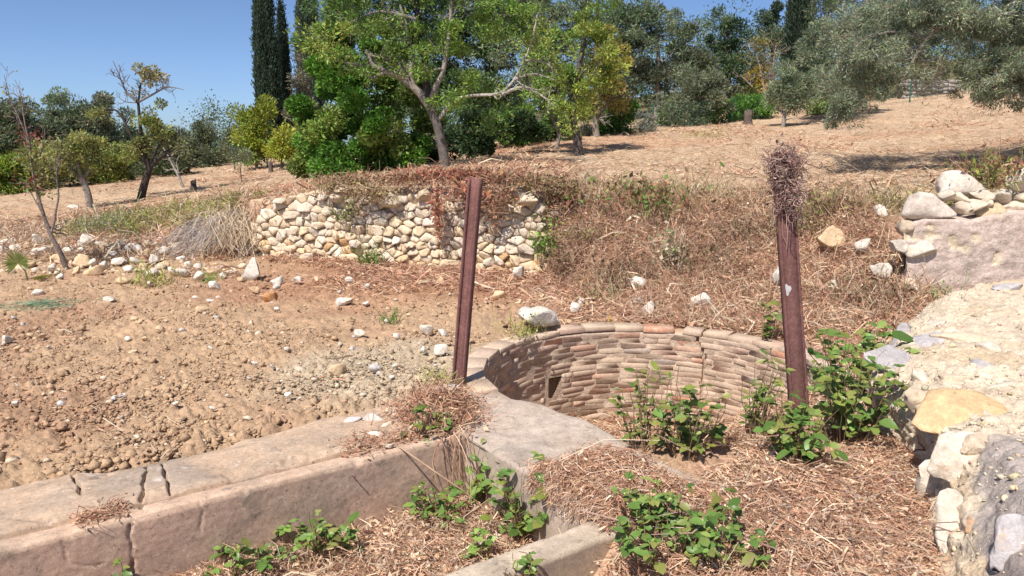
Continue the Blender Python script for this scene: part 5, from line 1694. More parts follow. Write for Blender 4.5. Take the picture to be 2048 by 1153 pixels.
# ------------------------------------------------------------------ dry litter, straw, creepers
def ribbons(P, D, L, W, C, r, bend=0.15, flat=0.6):
    """bent flat stems: three points each."""
    n = len(P)
    D = unit(D)
    rv = unit(r.standard_normal((n, 3)) + np.array([0, 0, flat]))
    S = unit(np.cross(D, rv))
    B = np.cross(S, D)
    L, W = L[:, None], W[:, None]
    bd = (r.standard_normal((n, 1)) * bend) * L
    bs = (r.standard_normal((n, 1)) * bend) * L
    p0, p1, p2 = P - D * L / 2, P + B * bd + S * bs, P + D * L / 2
    V = np.stack([p0 - S * W / 2, p0 + S * W / 2, p1 - S * W / 2, p1 + S * W / 2, p2 - S * W * 0.3, p2 + S * W * 0.3], 1).reshape(-1, 3)
    k = (np.arange(n) * 6)[:, None]
    F = np.concatenate([k + np.array([0, 1, 3, 2]), k + np.array([2, 3, 5, 4])])
    return V, F, np.repeat(C, 6, 0)


STRAWS = 1.12 * np.array([(0.60, 0.42, 0.27), (0.52, 0.33, 0.21), (0.70, 0.55, 0.39), (0.42, 0.24, 0.155), (0.30, 0.165, 0.105), (0.46, 0.36, 0.28)])
REDL = 1.18 * np.array([(0.42, 0.235, 0.155), (0.34, 0.18, 0.115), (0.50, 0.32, 0.21), (0.28, 0.16, 0.11), (0.55, 0.40, 0.26)])
PALES = 0.9 * np.array([(0.60, 0.48, 0.33), (0.66, 0.55, 0.39), (0.53, 0.40, 0.26), (0.45, 0.31, 0.20), (0.63, 0.53, 0.40)])


def pick_col(pal, n, r, p=None):
    return pal[r.choice(len(pal), n, p=p)] * np.exp(0.14 * r.standard_normal((n, 1)))


def litter(name, label, x, y, r, L=(0.10, 0.5), W=0.004, pal=STRAWS, pitch=0.25, lift=0.02, dz=None, bits=0.3, mat=None, bend=0.14, zfun=None):
    n = len(x)
    z = (zfun or gz)(x, y)
    th = r.uniform(0, 6.283, n)
    pt = r.normal(0, pitch, n)
    D = np.stack([np.cos(th) * np.cos(pt), np.sin(th) * np.cos(pt), np.sin(pt)], 1)
    Ls = np.minimum(L[0] * np.exp(L[1] * r.standard_normal(n)), 2.6 * L[0])
    h = np.abs(r.normal(0, lift, n)) + np.abs(np.sin(pt)) * Ls * 0.5 + 0.004
    if dz is not None:
        h = h + dz
    P = np.stack([x, y, z + h], 1)
    Ws = W * np.exp(0.35 * r.standard_normal(n))
    bag = Bag()
    bag.add(*ribbons(P, D, Ls, Ws, pick_col(pal, n, r), r, bend))
    q_ = r.random(n) < 0.02                     # a few broad pale blades among the thin stems
    if q_.any() and bits:
        bag.add(*ribbons(P[q_] + np.array([0, 0, 0.006]), D[q_] * np.array([1, 1, 0.4]), Ls[q_] * 1.3, Ws[q_] * 2.6, pick_col(PALES, int(q_.sum()), r), r, bend))
    m = int(n * bits)
    if m:
        i = r.integers(0, n, m)
        Pb = P[i] + r.normal(0, 0.03, (m, 3)) * np.array([1, 1, 0.15])
        Lb = W * 6.5 * np.exp(0.35 * r.standard_normal(m))
        bag.add(*leaf_quads(Pb, r.standard_normal((m, 3)) * np.array([1, 1, 0.35]), Lb, Lb * 0.55, pick_col(pal, m, r), r))
    o = bag.build(name, mat or M_straw)
    tag(o, label, kind='stuff')
    return o


r4 = np.random.default_rng(404)
# trough floor
a_ = r4.uniform(-0.3, END_A - 0.02, 14000)
n_ = r4.uniform(FACE_L + 0.02, LOW_L - 0.01, 14000)
x, y = a_ * A2[0] + n_ * N2[0], a_ * A2[1] + n_ * N2[1]
litter('dry_litter', 'dry brown stalks and leaves on the trough floor', x, y, r4, (0.065, 0.5), 0.0031, STRAWS, 0.30, 0.026, bits=0.5)


# straw right of the trough and in the mouth of the well
def straw_right(n):
    px, py = r4.uniform(1060, 1900, n * 2), r4.uniform(880, 1230, n * 2)
    k = (EYE + 0.02) / -(-SP + CP * (576.5 - py) / FPX)
    x, y = (px - 1024) / FPX * k, (CP + SP * (576.5 - py) / FPX) * k
    a, nn = an(x, y)
    ok = (nn > -2.09) | ((a > 2.04) & (a < 2.62) & (nn > -2.9 + 0.1 * vnoise(xyz(x * 5, y * 5), 8)))
    ok &= ~((a > 2.5) & (a < 2.75) & (nn < -2.25 + 0.08 * r4.standard_normal(len(a))))
    ok &= ~((a > 2.7) & (nn < -1.9) & (np.hypot(x - WC[0], y - WC[1]) < WR - 0.35))
    ok &= x < np.interp(y, [2.3, 2.9, 3.3, 3.9, 4.8, 6], [1.75, 1.85, 2.05, 2.15, 2.45, 3.2])
    return x[ok][:n], y[ok][:n]


x, y = straw_right(27000)
litter('dry_litter', 'red brown straw and dead stalks between trough and broken masonry', x, y, r4, (0.060, 0.55), 0.0030, np.concatenate([STRAWS, REDL[:3]]), 0.22, 0.020, bits=0.4)
x, y = straw_right(170)
litter('fallen_twigs', 'grey brown fallen twigs across the straw', x, y, r4, (0.26, 0.4), 0.0050, np.array([(0.36, 0.25, 0.19), (0.30, 0.20, 0.16), (0.52, 0.42, 0.31)]), 0.12, 0.05, bits=0.0)
# behind the well, between rim and bank, and around the thick post
px, py = r4.uniform(1050, 1900, 16000), r4.uniform(560, 800, 16000)
k = EYE / -(-SP + CP * (576.5 - py) / FPX)
x, y = (px - 1024) / FPX * k, (CP + SP * (576.5 - py) / FPX) * k
ok = (np.hypot(x - WC[0], y - WC[1]) > WR + 0.2) & (y < np.interp(x, TOE[:, 0], TOE[:, 1]) + 0.3) & ((x > 1.0) | (y > 6.4)) & (x < 3.4)
litter('dry_litter', 'dead stalks on the ground behind the well', x[ok], y[ok], r4, (0.13, 0.5), 0.005, np.concatenate([REDL, STRAWS]), 0.22, 0.02, bits=0.25)
# floor of the well
th, rr = r4.uniform(0, 6.283, 9500), WR * np.sqrt(r4.random(9500))
x, y = WC[0] + rr * np.cos(th), WC[1] + rr * np.sin(th)
ok = an(x, y)[0] > 2.75
litter('dry_litter', 'dead stalks lying inside the well', x[ok], y[ok], r4, (0.10, 0.5), 0.0045, STRAWS, 0.2, 0.02, bits=0.3)


G = np.array([on_ground(r4.uniform(1380, 1580), r4.uniform(855, 975), 3.0, 7.0) for _ in range(700)])
G = np.concatenate([G + r4.normal(0, 0.03, G.shape) for _ in range(4)])
x, y = G[:, 0], G[:, 1]
ok = (an(x, y)[0] > 2.74) & (fbm(xyz(x * 3, y * 3), 2, 91) > -0.25)
litter('dry_litter', 'straw spilling over the front of the well floor', x[ok], y[ok], r4, (0.07, 0.5), 0.0034, STRAWS, 0.2, 0.025, bits=0.4)


# bank of red brown dead growth right of the dry stone wall
def bank_xy(n, x0, x1, t0=-0.15, t1=1.12):
    x = r4.uniform(x0, x1, n)
    t = r4.uniform(t0, t1, n)
    ty, py_ = np.interp(x, TOE[:, 0], TOE[:, 1]), np.interp(x, TOP[:, 0], TOP[:, 1])
    return x, ty + t * (py_ - ty)


x, y = bank_xy(48000, 0.45, 3.75)
litter('bank_litter', 'tangled red brown dead growth on the bank behind the well', x, y, r4, (0.115, 0.5), 0.0042, 1.05 * np.concatenate([REDL, REDL, STRAWS[1:], np.array([(0.26, 0.22, 0.1)])]), 0.45, 0.025, bits=0.4)
x, y = bank_xy(2600, 0.45, 4.0)
litter('bank_litter', 'dead upright stalks on the bank behind the well', x, y, r4, (0.24, 0.35), 0.0045, np.array([(0.50, 0.37, 0.25), (0.42, 0.28, 0.19), (0.55, 0.45, 0.32)]), 0.8, 0.02, bits=0.0)
x, y = bank_xy(5000, 0.8, 6.5, 0.75, 1.35)
litter('bank_litter', 'olive brown grass along the top of the bank', x, y, r4, (0.15, 0.4), 0.006, np.array([(0.30, 0.26, 0.11), (0.36, 0.30, 0.15), (0.25, 0.24, 0.09), (0.45, 0.34, 0.2)]), 0.8, 0.02, bits=0.3)
# left rubble bank
x, y = bank_xy(9000, -9.0, -4.0, 0.1, 1.15)
litter('bank_litter', 'dry grass over the left rubble bank', x, y, r4, (0.17, 0.5), 0.007, np.concatenate([STRAWS, PALES]), 0.45, 0.02, bits=0.2)
x, y = bank_xy(1800, -7.0, -4.2, 0.55, 1.1)
litter('bank_litter', 'yellow green weeds along the left bank top', x, y, r4, (0.16, 0.4), 0.007, np.array([(0.34, 0.36, 0.10), (0.28, 0.30, 0.09), (0.42, 0.38, 0.14)]), 0.9, 0.02, bits=1.2)
# foot of the dry stone wall
x = r4.uniform(-4.3, 0.9, 7500)
y = np.interp(x, TOE[:, 0], TOE[:, 1]) - np.abs(r4.normal(0, 0.9, 7500)) - 0.05
keep = fbm(xyz(x * 1.3, y * 1.3), 3, 201) + 0.45 * (np.interp(x, TOE[:, 0], TOE[:, 1]) - y < 0.6) + 0.25 * (x > -2.2) > 0.12
litter('wall_foot_litter', 'reddish dead litter at the foot of the dry stone wall', x[keep], y[keep], r4, (0.14, 0.5), 0.006, REDL, 0.25, 0.015, bits=0.5)
# thin dead bits over the dug field
x, y, _ = scatter_field(1500, 31)
litter('field_litter', 'thin straws scattered over the dug earth', x, y, r4, (0.10, 0.5), 0.0035, np.concatenate([PALES, REDL]), 0.15, 0.01, bits=0.15)
# straw of the upper terrace
d = np.exp(r4.uniform(math.log(9.2), math.log(33), 90000))
u = r4.uniform(-0.75, 0.78, 90000)
x, y = u * d, d
ok = y > np.interp(x, TOP[:, 0], TOP[:, 1]) - 0.1
x, y = x[ok][:62000], y[ok][:62000]
litter('mown_straw', 'mown dry straw covering the upper terrace', x, y, r4, (0.17, 0.45), 0.0075, np.concatenate([PALES, STRAWS[:4]]) * 0.94, 0.20, 0.008, bits=0.0)
ok = (fbm(xyz(x * 0.5, y * 0.25), 3, 77) > 0.12) & (y > 10)
litter('mown_straw', 'reddish dead stalks in rows on the upper terrace', x[ok][:9000] + 0.1, y[ok][:9000], r4, (0.20, 0.4), 0.012, REDL, 0.3, 0.02, bits=0.3)
# straw hanging over the slab edge into the trough
m = 1500
n_ = r4.uniform(-2.78, -2.16, m)
hang = np.abs(r4.normal(0, 0.055, m))
a_ = END_A + 0.10 * r4.random(m) - 0.035 * (hang > 0.03)
P = np.stack([a_ * A2[0] + n_ * N2[0], a_ * A2[1] + n_ * N2[1], 0.045 - hang * (a_ < END_A + 0.03)], 1)
D = np.stack([-A2[0] + r4.normal(0, 0.6, m), -A2[1] + r4.normal(0, 0.6, m), -0.2 - 6 * hang + r4.normal(0, 0.3, m)], 1)
bag = Bag()
bag.add(*ribbons(P, D, 0.07 * np.exp(0.4 * r4.standard_normal(m)), np.full(m, 0.0032), pick_col(np.concatenate([STRAWS, REDL]), m, r4), r4, 0.15))
tag(bag.build('overhanging_straw', M_straw), 'straw hanging over the slab edge into the trough', kind='stuff')
# debris along the lip of the long trough wall
a_ = r4.uniform(-0.4, 1.95, 2600)
dens = fbm(xyz(a_ * 2.0, a_ * 0), 3, 301) + 0.55 * (np.abs(a_ - 0.35) < 0.22) + 0.7 * (a_ > 1.35) - 0.05
n_ = -3.50 + 0.045 * r4.standard_normal(2600) - 0.06 * (a_ > 1.3) * np.abs(r4.standard_normal(2600))
k = (dens > 0.25)
a_, n_ = a_[k], n_[k]
litter('lip_litter', 'dry straw caught along the lip of the long trough wall', a_ * A2[0] + n_ * N2[0], a_ * A2[1] + n_ * N2[1], r4, (0.06, 0.5), 0.003, REDL, 0.15, 0.012, bits=0.5, zfun=lambda x, y: 0 * x + 0.008)
# heap of dead vines on the trough corner
m = 2600
cen = on(875, 832)[:2]
off = r4.standard_normal((m, 2)) * np.array([0.12, 0.14])
x, y = cen[0] + off[:, 0], cen[1] + off[:, 1]
hz_ = 0.075 * np.exp(-(off[:, 0] / 0.17) ** 2 - (off[:, 1] / 0.2) ** 2) * r4.random(m)
o = litter('vine_heap', 'heap of dead red brown vines on the corner of the trough', x, y, r4, (0.10, 0.5), 0.0036, REDL, 0.5, 0.012, dz=hz_, bits=0.4, zfun=lambda x, y: 0 * x + 0.01)
# crumbled bits on the wall end by the heap
for (px, py, w, h, c_, lab) in ((705, 838, 34, 14, GRY, 'flat grey slate chip at the end of the long trough wall'), (750, 832, 44, 22, (0.55, 0.48, 0.42), 'broken pale brick lump left of the dead vine heap'),
                                (790, 822, 36, 24, (0.62, 0.52, 0.4), 'cream mortar lump touching the dead vine heap'), (752, 868, 26, 10, (0.74, 0.68, 0.58), 'white flat chip on the trough wall below the slate chip'),
                                (778, 892, 20, 9, (0.68, 0.58, 0.46), 'small cream chip on the lip of the trough wall'), (812, 800, 26, 16, (0.66, 0.54, 0.42), 'tan stone between bare post and dead vine heap'),
                                (776, 848, 28, 18, (0.6, 0.48, 0.36), 'tan rubble lump at the left edge of the vine heap'), (890, 778, 60, 16, (0.60, 0.55, 0.5), 'flat grey slab at the foot of the bare post')):
    g = on(px, py + h * 0.3, 0.02)
    mp = np.linalg.norm(g - np.array([0, 0, EYE])) / FPX
    o = link('loose_stone', BOULDERS[r4.integers(9)], None, None, color=c_, loc=(g[0], g[1], 0.028), rot=(r4.normal(0, .1), r4.normal(0, .1), r4.normal(0, .4)), scale=(w * mp * 1.1, w * mp * 0.8, max(h * mp * 0.9, 0.025)))
    tag(o, lab, 'stone')


# ------------------------------------------------------------------ creeper over the dry stone wall
def wall_pt(px, py, out=0.12):
    d2 = (WB - WA) / np.linalg.norm(WB - WA)
    nrm = np.array([d2[1], -d2[0], 0])
    r = ray(px, py)
    p0 = np.array([*WA, 0]) + nrm * out
    k = (p0 - np.array([0, 0, EYE])) @ nrm / (r @ nrm)
    return np.array([0, 0, EYE]) + r * k


def creeper():
    r = np.random.default_rng(505)
    root = empty('dry_creeper', wall_pt(880, 360, 0.0))
    tag(root, 'red and brown creeper trailing over the top of the dry stone wall', 'creeper')
    BR, RD, OB = (0.36, 0.215, 0.13), (0.42, 0.17, 0.11), (0.30, 0.25, 0.12)
    regs = [(690, 362, 60, 13, OB, -.05, 1), (740, 385, 48, 16, OB, .05, 1), (800, 356, 90, 12, BR, -.1, 1), (900, 350, 100, 15, RD, -.1, 1.2), (1000, 358, 90, 18, BR, -.1, 1.2), (1070, 366, 50, 14, OB, -.05, .9),
            (872, 405, 14, 30, RD, .08, 1), (878, 448, 10, 34, RD, .08, .9), (985, 395, 45, 20, BR, .05, 1), (985, 425, 22, 34, (0.32, 0.2, 0.12), .07, .55), (1120, 410, 26, 36, BR, -.12, .6),
            (935, 385, 40, 20, RD, .05, .9), (700, 420, 14, 26, (0.16, 0.2, 0.07), .06, .6), (648, 375, 25, 10, OB, 0, .7), (1130, 380, 40, 25, OB, -.1, .9)]
    leaves, stems = Bag(), Bag()
    for (px, py, rx, ry, c, out, w) in regs:
        m = int(w * rx * ry * 0.58)
        qx = px + rx * r.normal(0, 0.5, m)
        qy = py + ry * r.normal(0, 0.5, m)
        P = np.array([wall_pt(a, b, out + 0.04 + 0.07 * abs(r.normal())) for a, b in zip(qx, qy)])
        C = np.asarray(c) * np.exp(0.25 * r.standard_normal((m, 1))) * np.clip(1 + 0.12 * r.standard_normal((m, 3)), .6, 1.4)
        L = 0.042 * np.exp(0.3 * r.standard_normal(m))
        leaves.add(*leaf_quads(P, r.standard_normal((m, 3)), L, L * 0.55, C, r))
        k = m // 3
        S = P[:k] + r.normal(0, 0.03, (k, 3))
        D = r.standard_normal((k, 3)) * np.array([1, 0.4, 0.8])
        stems.add(*ribbons(S, D, 0.16 * np.exp(0.4 * r.standard_normal(k)), np.full(k, 0.005), pick_col(REDL * 0.8, k, r), r, 0.2))
    leaves.build('leaves', M_dryleaf, root)
    stems.build('stems', M_twig, root)


creeper()


# ------------------------------------------------------------------ dry vine tangle on the thick post
def vine_tangle():
    r = np.random.default_rng(606)
    root = empty('vine_tangle', RT)
    tag(root, 'tangle of dry mauve brown vine stems wrapped round the post top', 'dead vine')
    ax = (RT - RB) / np.linalg.norm(RT - RB)
    bag = Bag()
    pal = 1.15 * np.array([(0.29, 0.165, 0.14), (0.34, 0.235, 0.20), (0.20, 0.125, 0.11), (0.44, 0.33, 0.27)])
    for k in range(430):
        h = r.uniform(0.0, 1.0) ** 1.3 * 0.34
        side_ = r.normal(0.0, 0.048 - 0.06 * h) + (0.05 * abs(r.normal()) if r.random() < 0.35 else 0)
        p = RT - ax * (h + 0.01) + np.array([side_, r.normal(-0.02, 0.045), 0])
        n = 14
        d = unit(r.normal(0, 1, 3))
        curl = r.normal(0, 1, 3) * 1.0
        st = r.uniform(0.008, 0.017)
        pts = [p]
        for q in range(n - 1):
            d = unit(d + np.cross(curl, d) * 0.33 + r.normal(0, 0.22, 3) - (pts[-1] - (RT - ax * h)) * 2.4)
            pts.append(pts[-1] + d * st)
        w = r.uniform(0.0013, 0.0036)
        V, F = tube(np.array(pts), np.linspace(w, w * 0.55, n), 4)
        bag.add(V, F, pal[r.integers(4)] * r.uniform(0.7, 1.15))
    for k in range(80):                         # loose curly ends sticking out
        c = RT - ax * r.uniform(0.0, 0.30)
        d = unit(np.array([r.normal(0.45, 0.8), r.normal(-0.2, 0.6), r.normal(0.0, 0.45)]))
        n = 10
        curl = r.normal(0, 1, 3)
        pts = [c + d * 0.04]
        for q in range(n - 1):
            d = unit(d + np.cross(curl, d) * 0.28 + r.normal(0, 0.2, 3))
            pts.append(pts[-1] + d * r.uniform(0.009, 0.016))
        V, F = tube(np.array(pts), np.linspace(0.0016, 0.0008, n), 4)
        bag.add(V, F, pal[r.integers(4)] * r.uniform(0.8, 1.3))
    for k in range(13):                         # stems hanging down the post
        c = RT - ax * r.uniform(0.15, 0.32) + rp[1] * r.uniform(-0.085, 0.07) + rp[2] * r.uniform(0.03, 0.07)
        n = 8
        Lh = r.uniform(0.08, 0.34)
        P = c - ax * np.linspace(0, Lh, n)[:, None] + np.cumsum(r.normal(0, 0.006, (n, 3)), 0) * np.array([1, 0.4, 1])
        V, F = tube(P, np.linspace(0.003, 0.0012, n), 4)
        bag.add(V, F, pal[r.integers(4)] * r.uniform(0.7, 1.1))
    bag.build('stems', M_twig, root, smooth=True)
    nb = 320
    P = RT - ax * np.abs(r.normal(0.15, 0.11, nb))[:, None] + r.normal(0, 1, (nb, 3)) * np.array([0.06, 0.055, 0.05])
    L = 0.02 * np.exp(0.4 * r.standard_normal(nb))
    V, F, C = leaf_quads(P, r.standard_normal((nb, 3)), L, L * 0.5, pick_col(pal, nb, r), r)
    obj('withered_leaves', V - np.array(root.location), F, M_dryleaf, root, col=C)


vine_tangle()


# ------------------------------------------------------------------ green weeds with single leaves
def leaf_mesh(seed, wid=0.62):
    r = np.random.default_rng(seed)
    s = np.array([0, 0.22, 0.5, 0.78, 1.0])
    w = np.array([0.04, 0.78, 1.0, 0.62, 0.0]) * wid / 2
    cup = 0.10 + 0.08 * r.random()
    drop = -0.22 * s ** 2 * r.uniform(0.2, 1.4)
    V = []
    for k in range(5):
        V.append([s[k], 0, drop[k]])
        if w[k] > 0.0:
            V.append([s[k], w[k] * (1 + 0.1 * r.normal()), drop[k] + cup * w[k] * 1.6 + 0.02 * r.normal()])
            V.append([s[k], -w[k] * (1 + 0.1 * r.normal()), drop[k] + cup * w[k] * 1.6 + 0.02 * r.normal()])
    V = np.array(V)
    F = []
    for k in range(3):
        a, b = 3 * k, 3 * (k + 1)
        F += [[a, b, b + 1, a + 1], [a + 2, b + 2, b, a]]
    F4 = np.array(F)
    F3 = np.array([[9, 12, 10], [11, 12, 9]])
    m_ = make_mesh('leaf', V, [F4, F3], smooth=True)
    m_.materials.append(M_weed)
    return m_


OVATE = [leaf_mesh(700 + k, 0.66) for k in range(5)]
LANCE = [leaf_mesh(720 + k, 0.38) for k in range(4)]
GREENS = np.array([(0.13, 0.235, 0.05), (0.155, 0.265, 0.06), (0.10, 0.185, 0.04), (0.22, 0.30, 0.075), (0.27, 0.29, 0.08)])
OLIVES = np.array([(0.20, 0.24, 0.05), (0.15, 0.21, 0.045), (0.26, 0.26, 0.07), (0.11, 0.18, 0.035)])
LIGHTS = np.array([(0.22, 0.36, 0.07), (0.17, 0.30, 0.055), (0.27, 0.38, 0.10)])


def weed(label, base, nst, height, spread, nleaf, size, pal, seed, lean=(0, 0), meshes=None, stem_col=(0.20, 0.13, 0.075), trifol=0.6, base_spread=0.3, name='leafy_weed', low=0.12):
    r = np.random.default_rng(seed)
    base = np.array(base, float)
    root = empty(name, base)
    tag(root, label, 'weed', 'green weeds around trough and well')
    bag = Bag()
    lines = []
    for k in range(nst):
        th = r.uniform(0, 6.28)
        rad = spread * math.sqrt(r.random())
        tip = np.array([math.cos(th) * rad + lean[0], math.sin(th) * rad * 0.8 + lean[1], height * r.uniform(0.35, 1.0) * (1 - 0.35 * (rad / (spread + 1e-6)) ** 2)])
        b = np.array([math.cos(th) * rad * base_spread, math.sin(th) * rad * base_spread, -0.03])
        mid = (b + tip) / 2 + np.array([r.normal(0, 0.03), r.normal(0, 0.03), 0.12 * height])
        t = np.linspace(0, 1, 9)[:, None]
        P = (1 - t) ** 2 * b + 2 * t * (1 - t) * mid + t ** 2 * tip
        P[1:] += r.normal(0, 0.006, (8, 3))
        lines.append(P)
        V, F = tube(P, np.linspace(0.0034, 0.0014, 9), 4)
        bag.add(V + base, F, np.array(stem_col) * r.uniform(0.8, 1.25))
    bag.build('stems', M_twig, root)
    count = 0
    while count < nleaf:
        P = lines[r.integers(nst)]
        i = r.integers(2, 9)
        if P[i][2] < low * height and r.random() < 0.7:
            continue
        p = P[i]
        tan = unit(P[min(i + 1, 8)] - P[i - 1])
        k = 3 if r.random() < trifol else 1
        th0_ = r.uniform(0, 6.28)
        out = np.array([math.cos(th0_), math.sin(th0_), 0.25 + 0.3 * r.normal()])
        stalk = p + unit(out) * size * 0.5
        for j in range(k):
            a = th0_ + (0, 1.05, -1.05)[j] * (1 if k > 1 else 0) + r.normal(0, 0.15)
            ax_ = Vector((math.cos(a), math.sin(a), 0.05 + 0.28 * r.normal())).normalized()
            up_ = Vector((-0.15 + 0.35 * r.normal(), -0.25 + 0.35 * r.normal(), 1.0))
            sd = up_.cross(ax_).normalized()
            up_ = ax_.cross(sd)
            M_ = Matrix((ax_, sd, up_)).transposed()
            s = size * math.exp(0.32 * r.normal()) * (1.1 if j == 0 else 0.85)
            c = pal[r.integers(len(pal))] * math.exp(0.15 * r.normal())
            lst_ = meshes or OVATE
            link('leaf', lst_[r.integers(len(lst_))], None, root, loc=stalk if k > 1 else p, rot=M_.to_euler(), scale=(s, s, s), color=c)
            count += 1


def gp(px, py):
    return on_ground(px, py)


G2 = np.concatenate([GREENS, OLIVES[:2]])
weed('big glossy bramble clump around the foot of the thick rusty post', gp(1690, 885), 46, 0.66, 0.32, 295, 0.055, G2, 801, (0.02, 0.02))
weed('pale green bramble behind and right of the thick rusty post', gp(1705, 790), 40, 0.55, 0.42, 290, 0.054, np.concatenate([LIGHTS, GREENS, OLIVES[:1]]), 802, (0.04, 0.1))
weed('light green vine shoots reaching the masonry right of the thick post', gp(1750, 712), 12, 0.20, 0.28, 70, 0.058, LIGHTS, 803)
weed('low glossy bramble left of the foot of the thick post', gp(1590, 925), 28, 0.44, 0.22, 170, 0.052, GREENS, 823, (0, 0))
weed('olive leaved shrub growing left of the thick rusty post', gp(1505, 880), 22, 0.56, 0.17, 130, 0.046, OLIVES, 804, (0.03, 0), LANCE, trifol=0.2)
weed('shrub growing inside the well with one tall shoot', gp(1372, 915), 30, 0.56, 0.24, 190, 0.050, np.concatenate([GREENS, OLIVES]), 805, (0, 0.02), trifol=0.5)
weed('olive leaved weed at the left inside the well', gp(1290, 900), 26, 0.50, 0.20, 170, 0.042, OLIVES, 806, (0, 0.02), LANCE, trifol=0.2)
weed('bramble patch right of the low trough wall', gp(1318, 1100), 40, 0.30, 0.24, 290, 0.037, GREENS, 807, (0, 0), low=0.25, base_spread=0.6)
weed('tall bramble shoot at the back of the patch by the low wall', gp(1272, 1050), 5, 0.36, 0.06, 34, 0.040, GREENS, 808)
weed('bramble patch at the bottom edge right of the low wall patch', gp(1450, 1130), 26, 0.24, 0.17, 160, 0.038, GREENS, 809, low=0.25, base_spread=0.6)
weed('thin bramble shoot between the two lower bramble patches', gp(1455, 1075), 4, 0.30, 0.05, 24, 0.040, OLIVES, 810)
weed('leafy weed against the end wall of the trough', gp(1062, 1080), 40, 0.50, 0.24, 290, 0.042, np.concatenate([GREENS, OLIVES[:1]]), 811)
weed('upright weed shoots in the inner corner of the trough', gp(960, 1020), 20, 0.46, 0.13, 130, 0.043, np.concatenate([GREENS, LIGHTS]), 812)
weed('low weed in front of the trough corner', gp(885, 1050), 24, 0.26, 0.19, 150, 0.037, np.concatenate([GREENS, LIGHTS[:1]]), 813, low=0.25)
weed('trailing weed along the foot of the long trough wall', gp(630, 1120), 32, 0.27, 0.19, 190, 0.038, np.concatenate([GREENS, LIGHTS[:1]]), 814, low=0.25, base_spread=0.6)
weed('small weed at the bottom edge left of the trailing weed', gp(480, 1155), 20, 0.20, 0.17, 110, 0.036, np.concatenate([GREENS, LIGHTS[:1]]), 815, low=0.25, base_spread=0.6)
weed('sprig with few leaves in front of the cracked trough wall', on(242, 1215, -0.36), 3, 0.34, 0.05, 12, 0.046, GREENS, 816, trifol=0.3)
weed('small weed in the middle of the trough floor', gp(945, 1130), 9, 0.22, 0.07, 44, 0.034, LIGHTS, 817)
weed('small weed on the low trough wall', on(1045, 1148, -0.02), 8, 0.12, 0.07, 34, 0.034, GREENS, 818)
weed('tiny weed on the trough floor under the long wall', gp(715, 1115), 5, 0.13, 0.05, 20, 0.032, GREENS, 819)
weed('green shoots in the dead vine heap at the trough corner', on(890, 900, -0.12), 22, 0.32, 0.11, 130, 0.043, np.concatenate([GREENS[:2], LIGHTS[:1], OLIVES[:1]]), 820)
weed('shadowed sprig on the long wall left of the trough corner', gp(845, 1005), 9, 0.34, 0.10, 46, 0.041, OLIVES, 821)
weed('olive sprig left of the thick post above the well rim', gp(1530, 700), 12, 0.42, 0.13, 70, 0.042, np.concatenate([OLIVES, GREENS[:1]]), 822, trifol=0.2)


# dead vines hanging into the trough corner
def hanging_vines():
    r = np.random.default_rng(707)
    c0 = on(890, 862, 0.06)
    root = empty('hanging_vines', c0)
    tag(root, 'dead vine stems hanging from the heap into the trough corner', 'dead vine')
    bag = Bag()
    for k in range(20):
        b = on(r.uniform(850, 950), r.uniform(840, 880), r.uniform(0.02, 0.08))
        e = b + np.array([r.normal(0.02, 0.05), r.normal(-0.10, 0.05), -r.uniform(0.15, 0.42)])
        mid = (b + e) / 2 + np.array([r.normal(0, 0.04), -0.08, 0.06])
        t = np.linspace(0, 1, 9)[:, None]
        P = (1 - t) ** 2 * b + 2 * t * (1 - t) * mid + t ** 2 * e
        V, F = tube(P, np.linspace(0.0032, 0.0014, 9), 4)
        bag.add(V, F, REDL[r.integers(5)] * r.uniform(0.6, 1.0))
    P = np.array([on(800, 895, 0.02), on(850, 930, -0.05), on(930, 985, -0.2), on(975, 1020, -0.33)])
    V, F = tube(P, [0.005, 0.005, 0.004, 0.003], 5)
    bag.add(V, F, np.array((0.45, 0.3, 0.2)))
    bag.build('stems', M_twig, root)


hanging_vines()


# ------------------------------------------------------------------ small tufts, brush, palm and other single plants
def tuft(name, label, base, n, L, W, pal, seed, spread=0.1, pitch=0.5, leafy=0, cat='plant', lean=(0, 0, 0), group='tufts on banks and field'):
    r = np.random.default_rng(seed)
    base = np.array(base, float)
    root = empty(name, base)
    tag(root, label, cat, group)
    th = r.uniform(0, 6.28, n)
    D = np.stack([np.cos(th) * pitch, np.sin(th) * pitch, np.ones(n)], 1) + r.normal(0, 0.25, (n, 3)) + np.array(lean)
    D = unit(D)
    Ls = L * np.exp(0.3 * r.standard_normal(n))
    B = base + np.stack([r.normal(0, spread, n), r.normal(0, spread, n), np.zeros(n)], 1)
    P = B + D * (Ls / 2)[:, None]
    V, F, C = ribbons(P, D, Ls, np.full(n, W), pick_col(pal, n, r), r, 0.12, 0.0)
    obj('blades', V - base, F, M_straw, root, col=C)['kind'] = 'stuff'
    if leafy:
        i = r.integers(0, n, leafy)
        Q = B[i] + D[i] * (Ls[i] * r.uniform(0.3, 1.0, leafy))[:, None] + r.normal(0, L * 0.08, (leafy, 3))
        Lf = L * 0.16 * np.exp(0.3 * r.standard_normal(leafy))
        V, F, C = leaf_quads(Q, r.standard_normal((leafy, 3)), Lf, Lf * 0.5, pick_col(pal, leafy, r), r)
        obj('leaves', V - base, F, M_dryleaf, root, col=C)['kind'] = 'stuff'
    return root


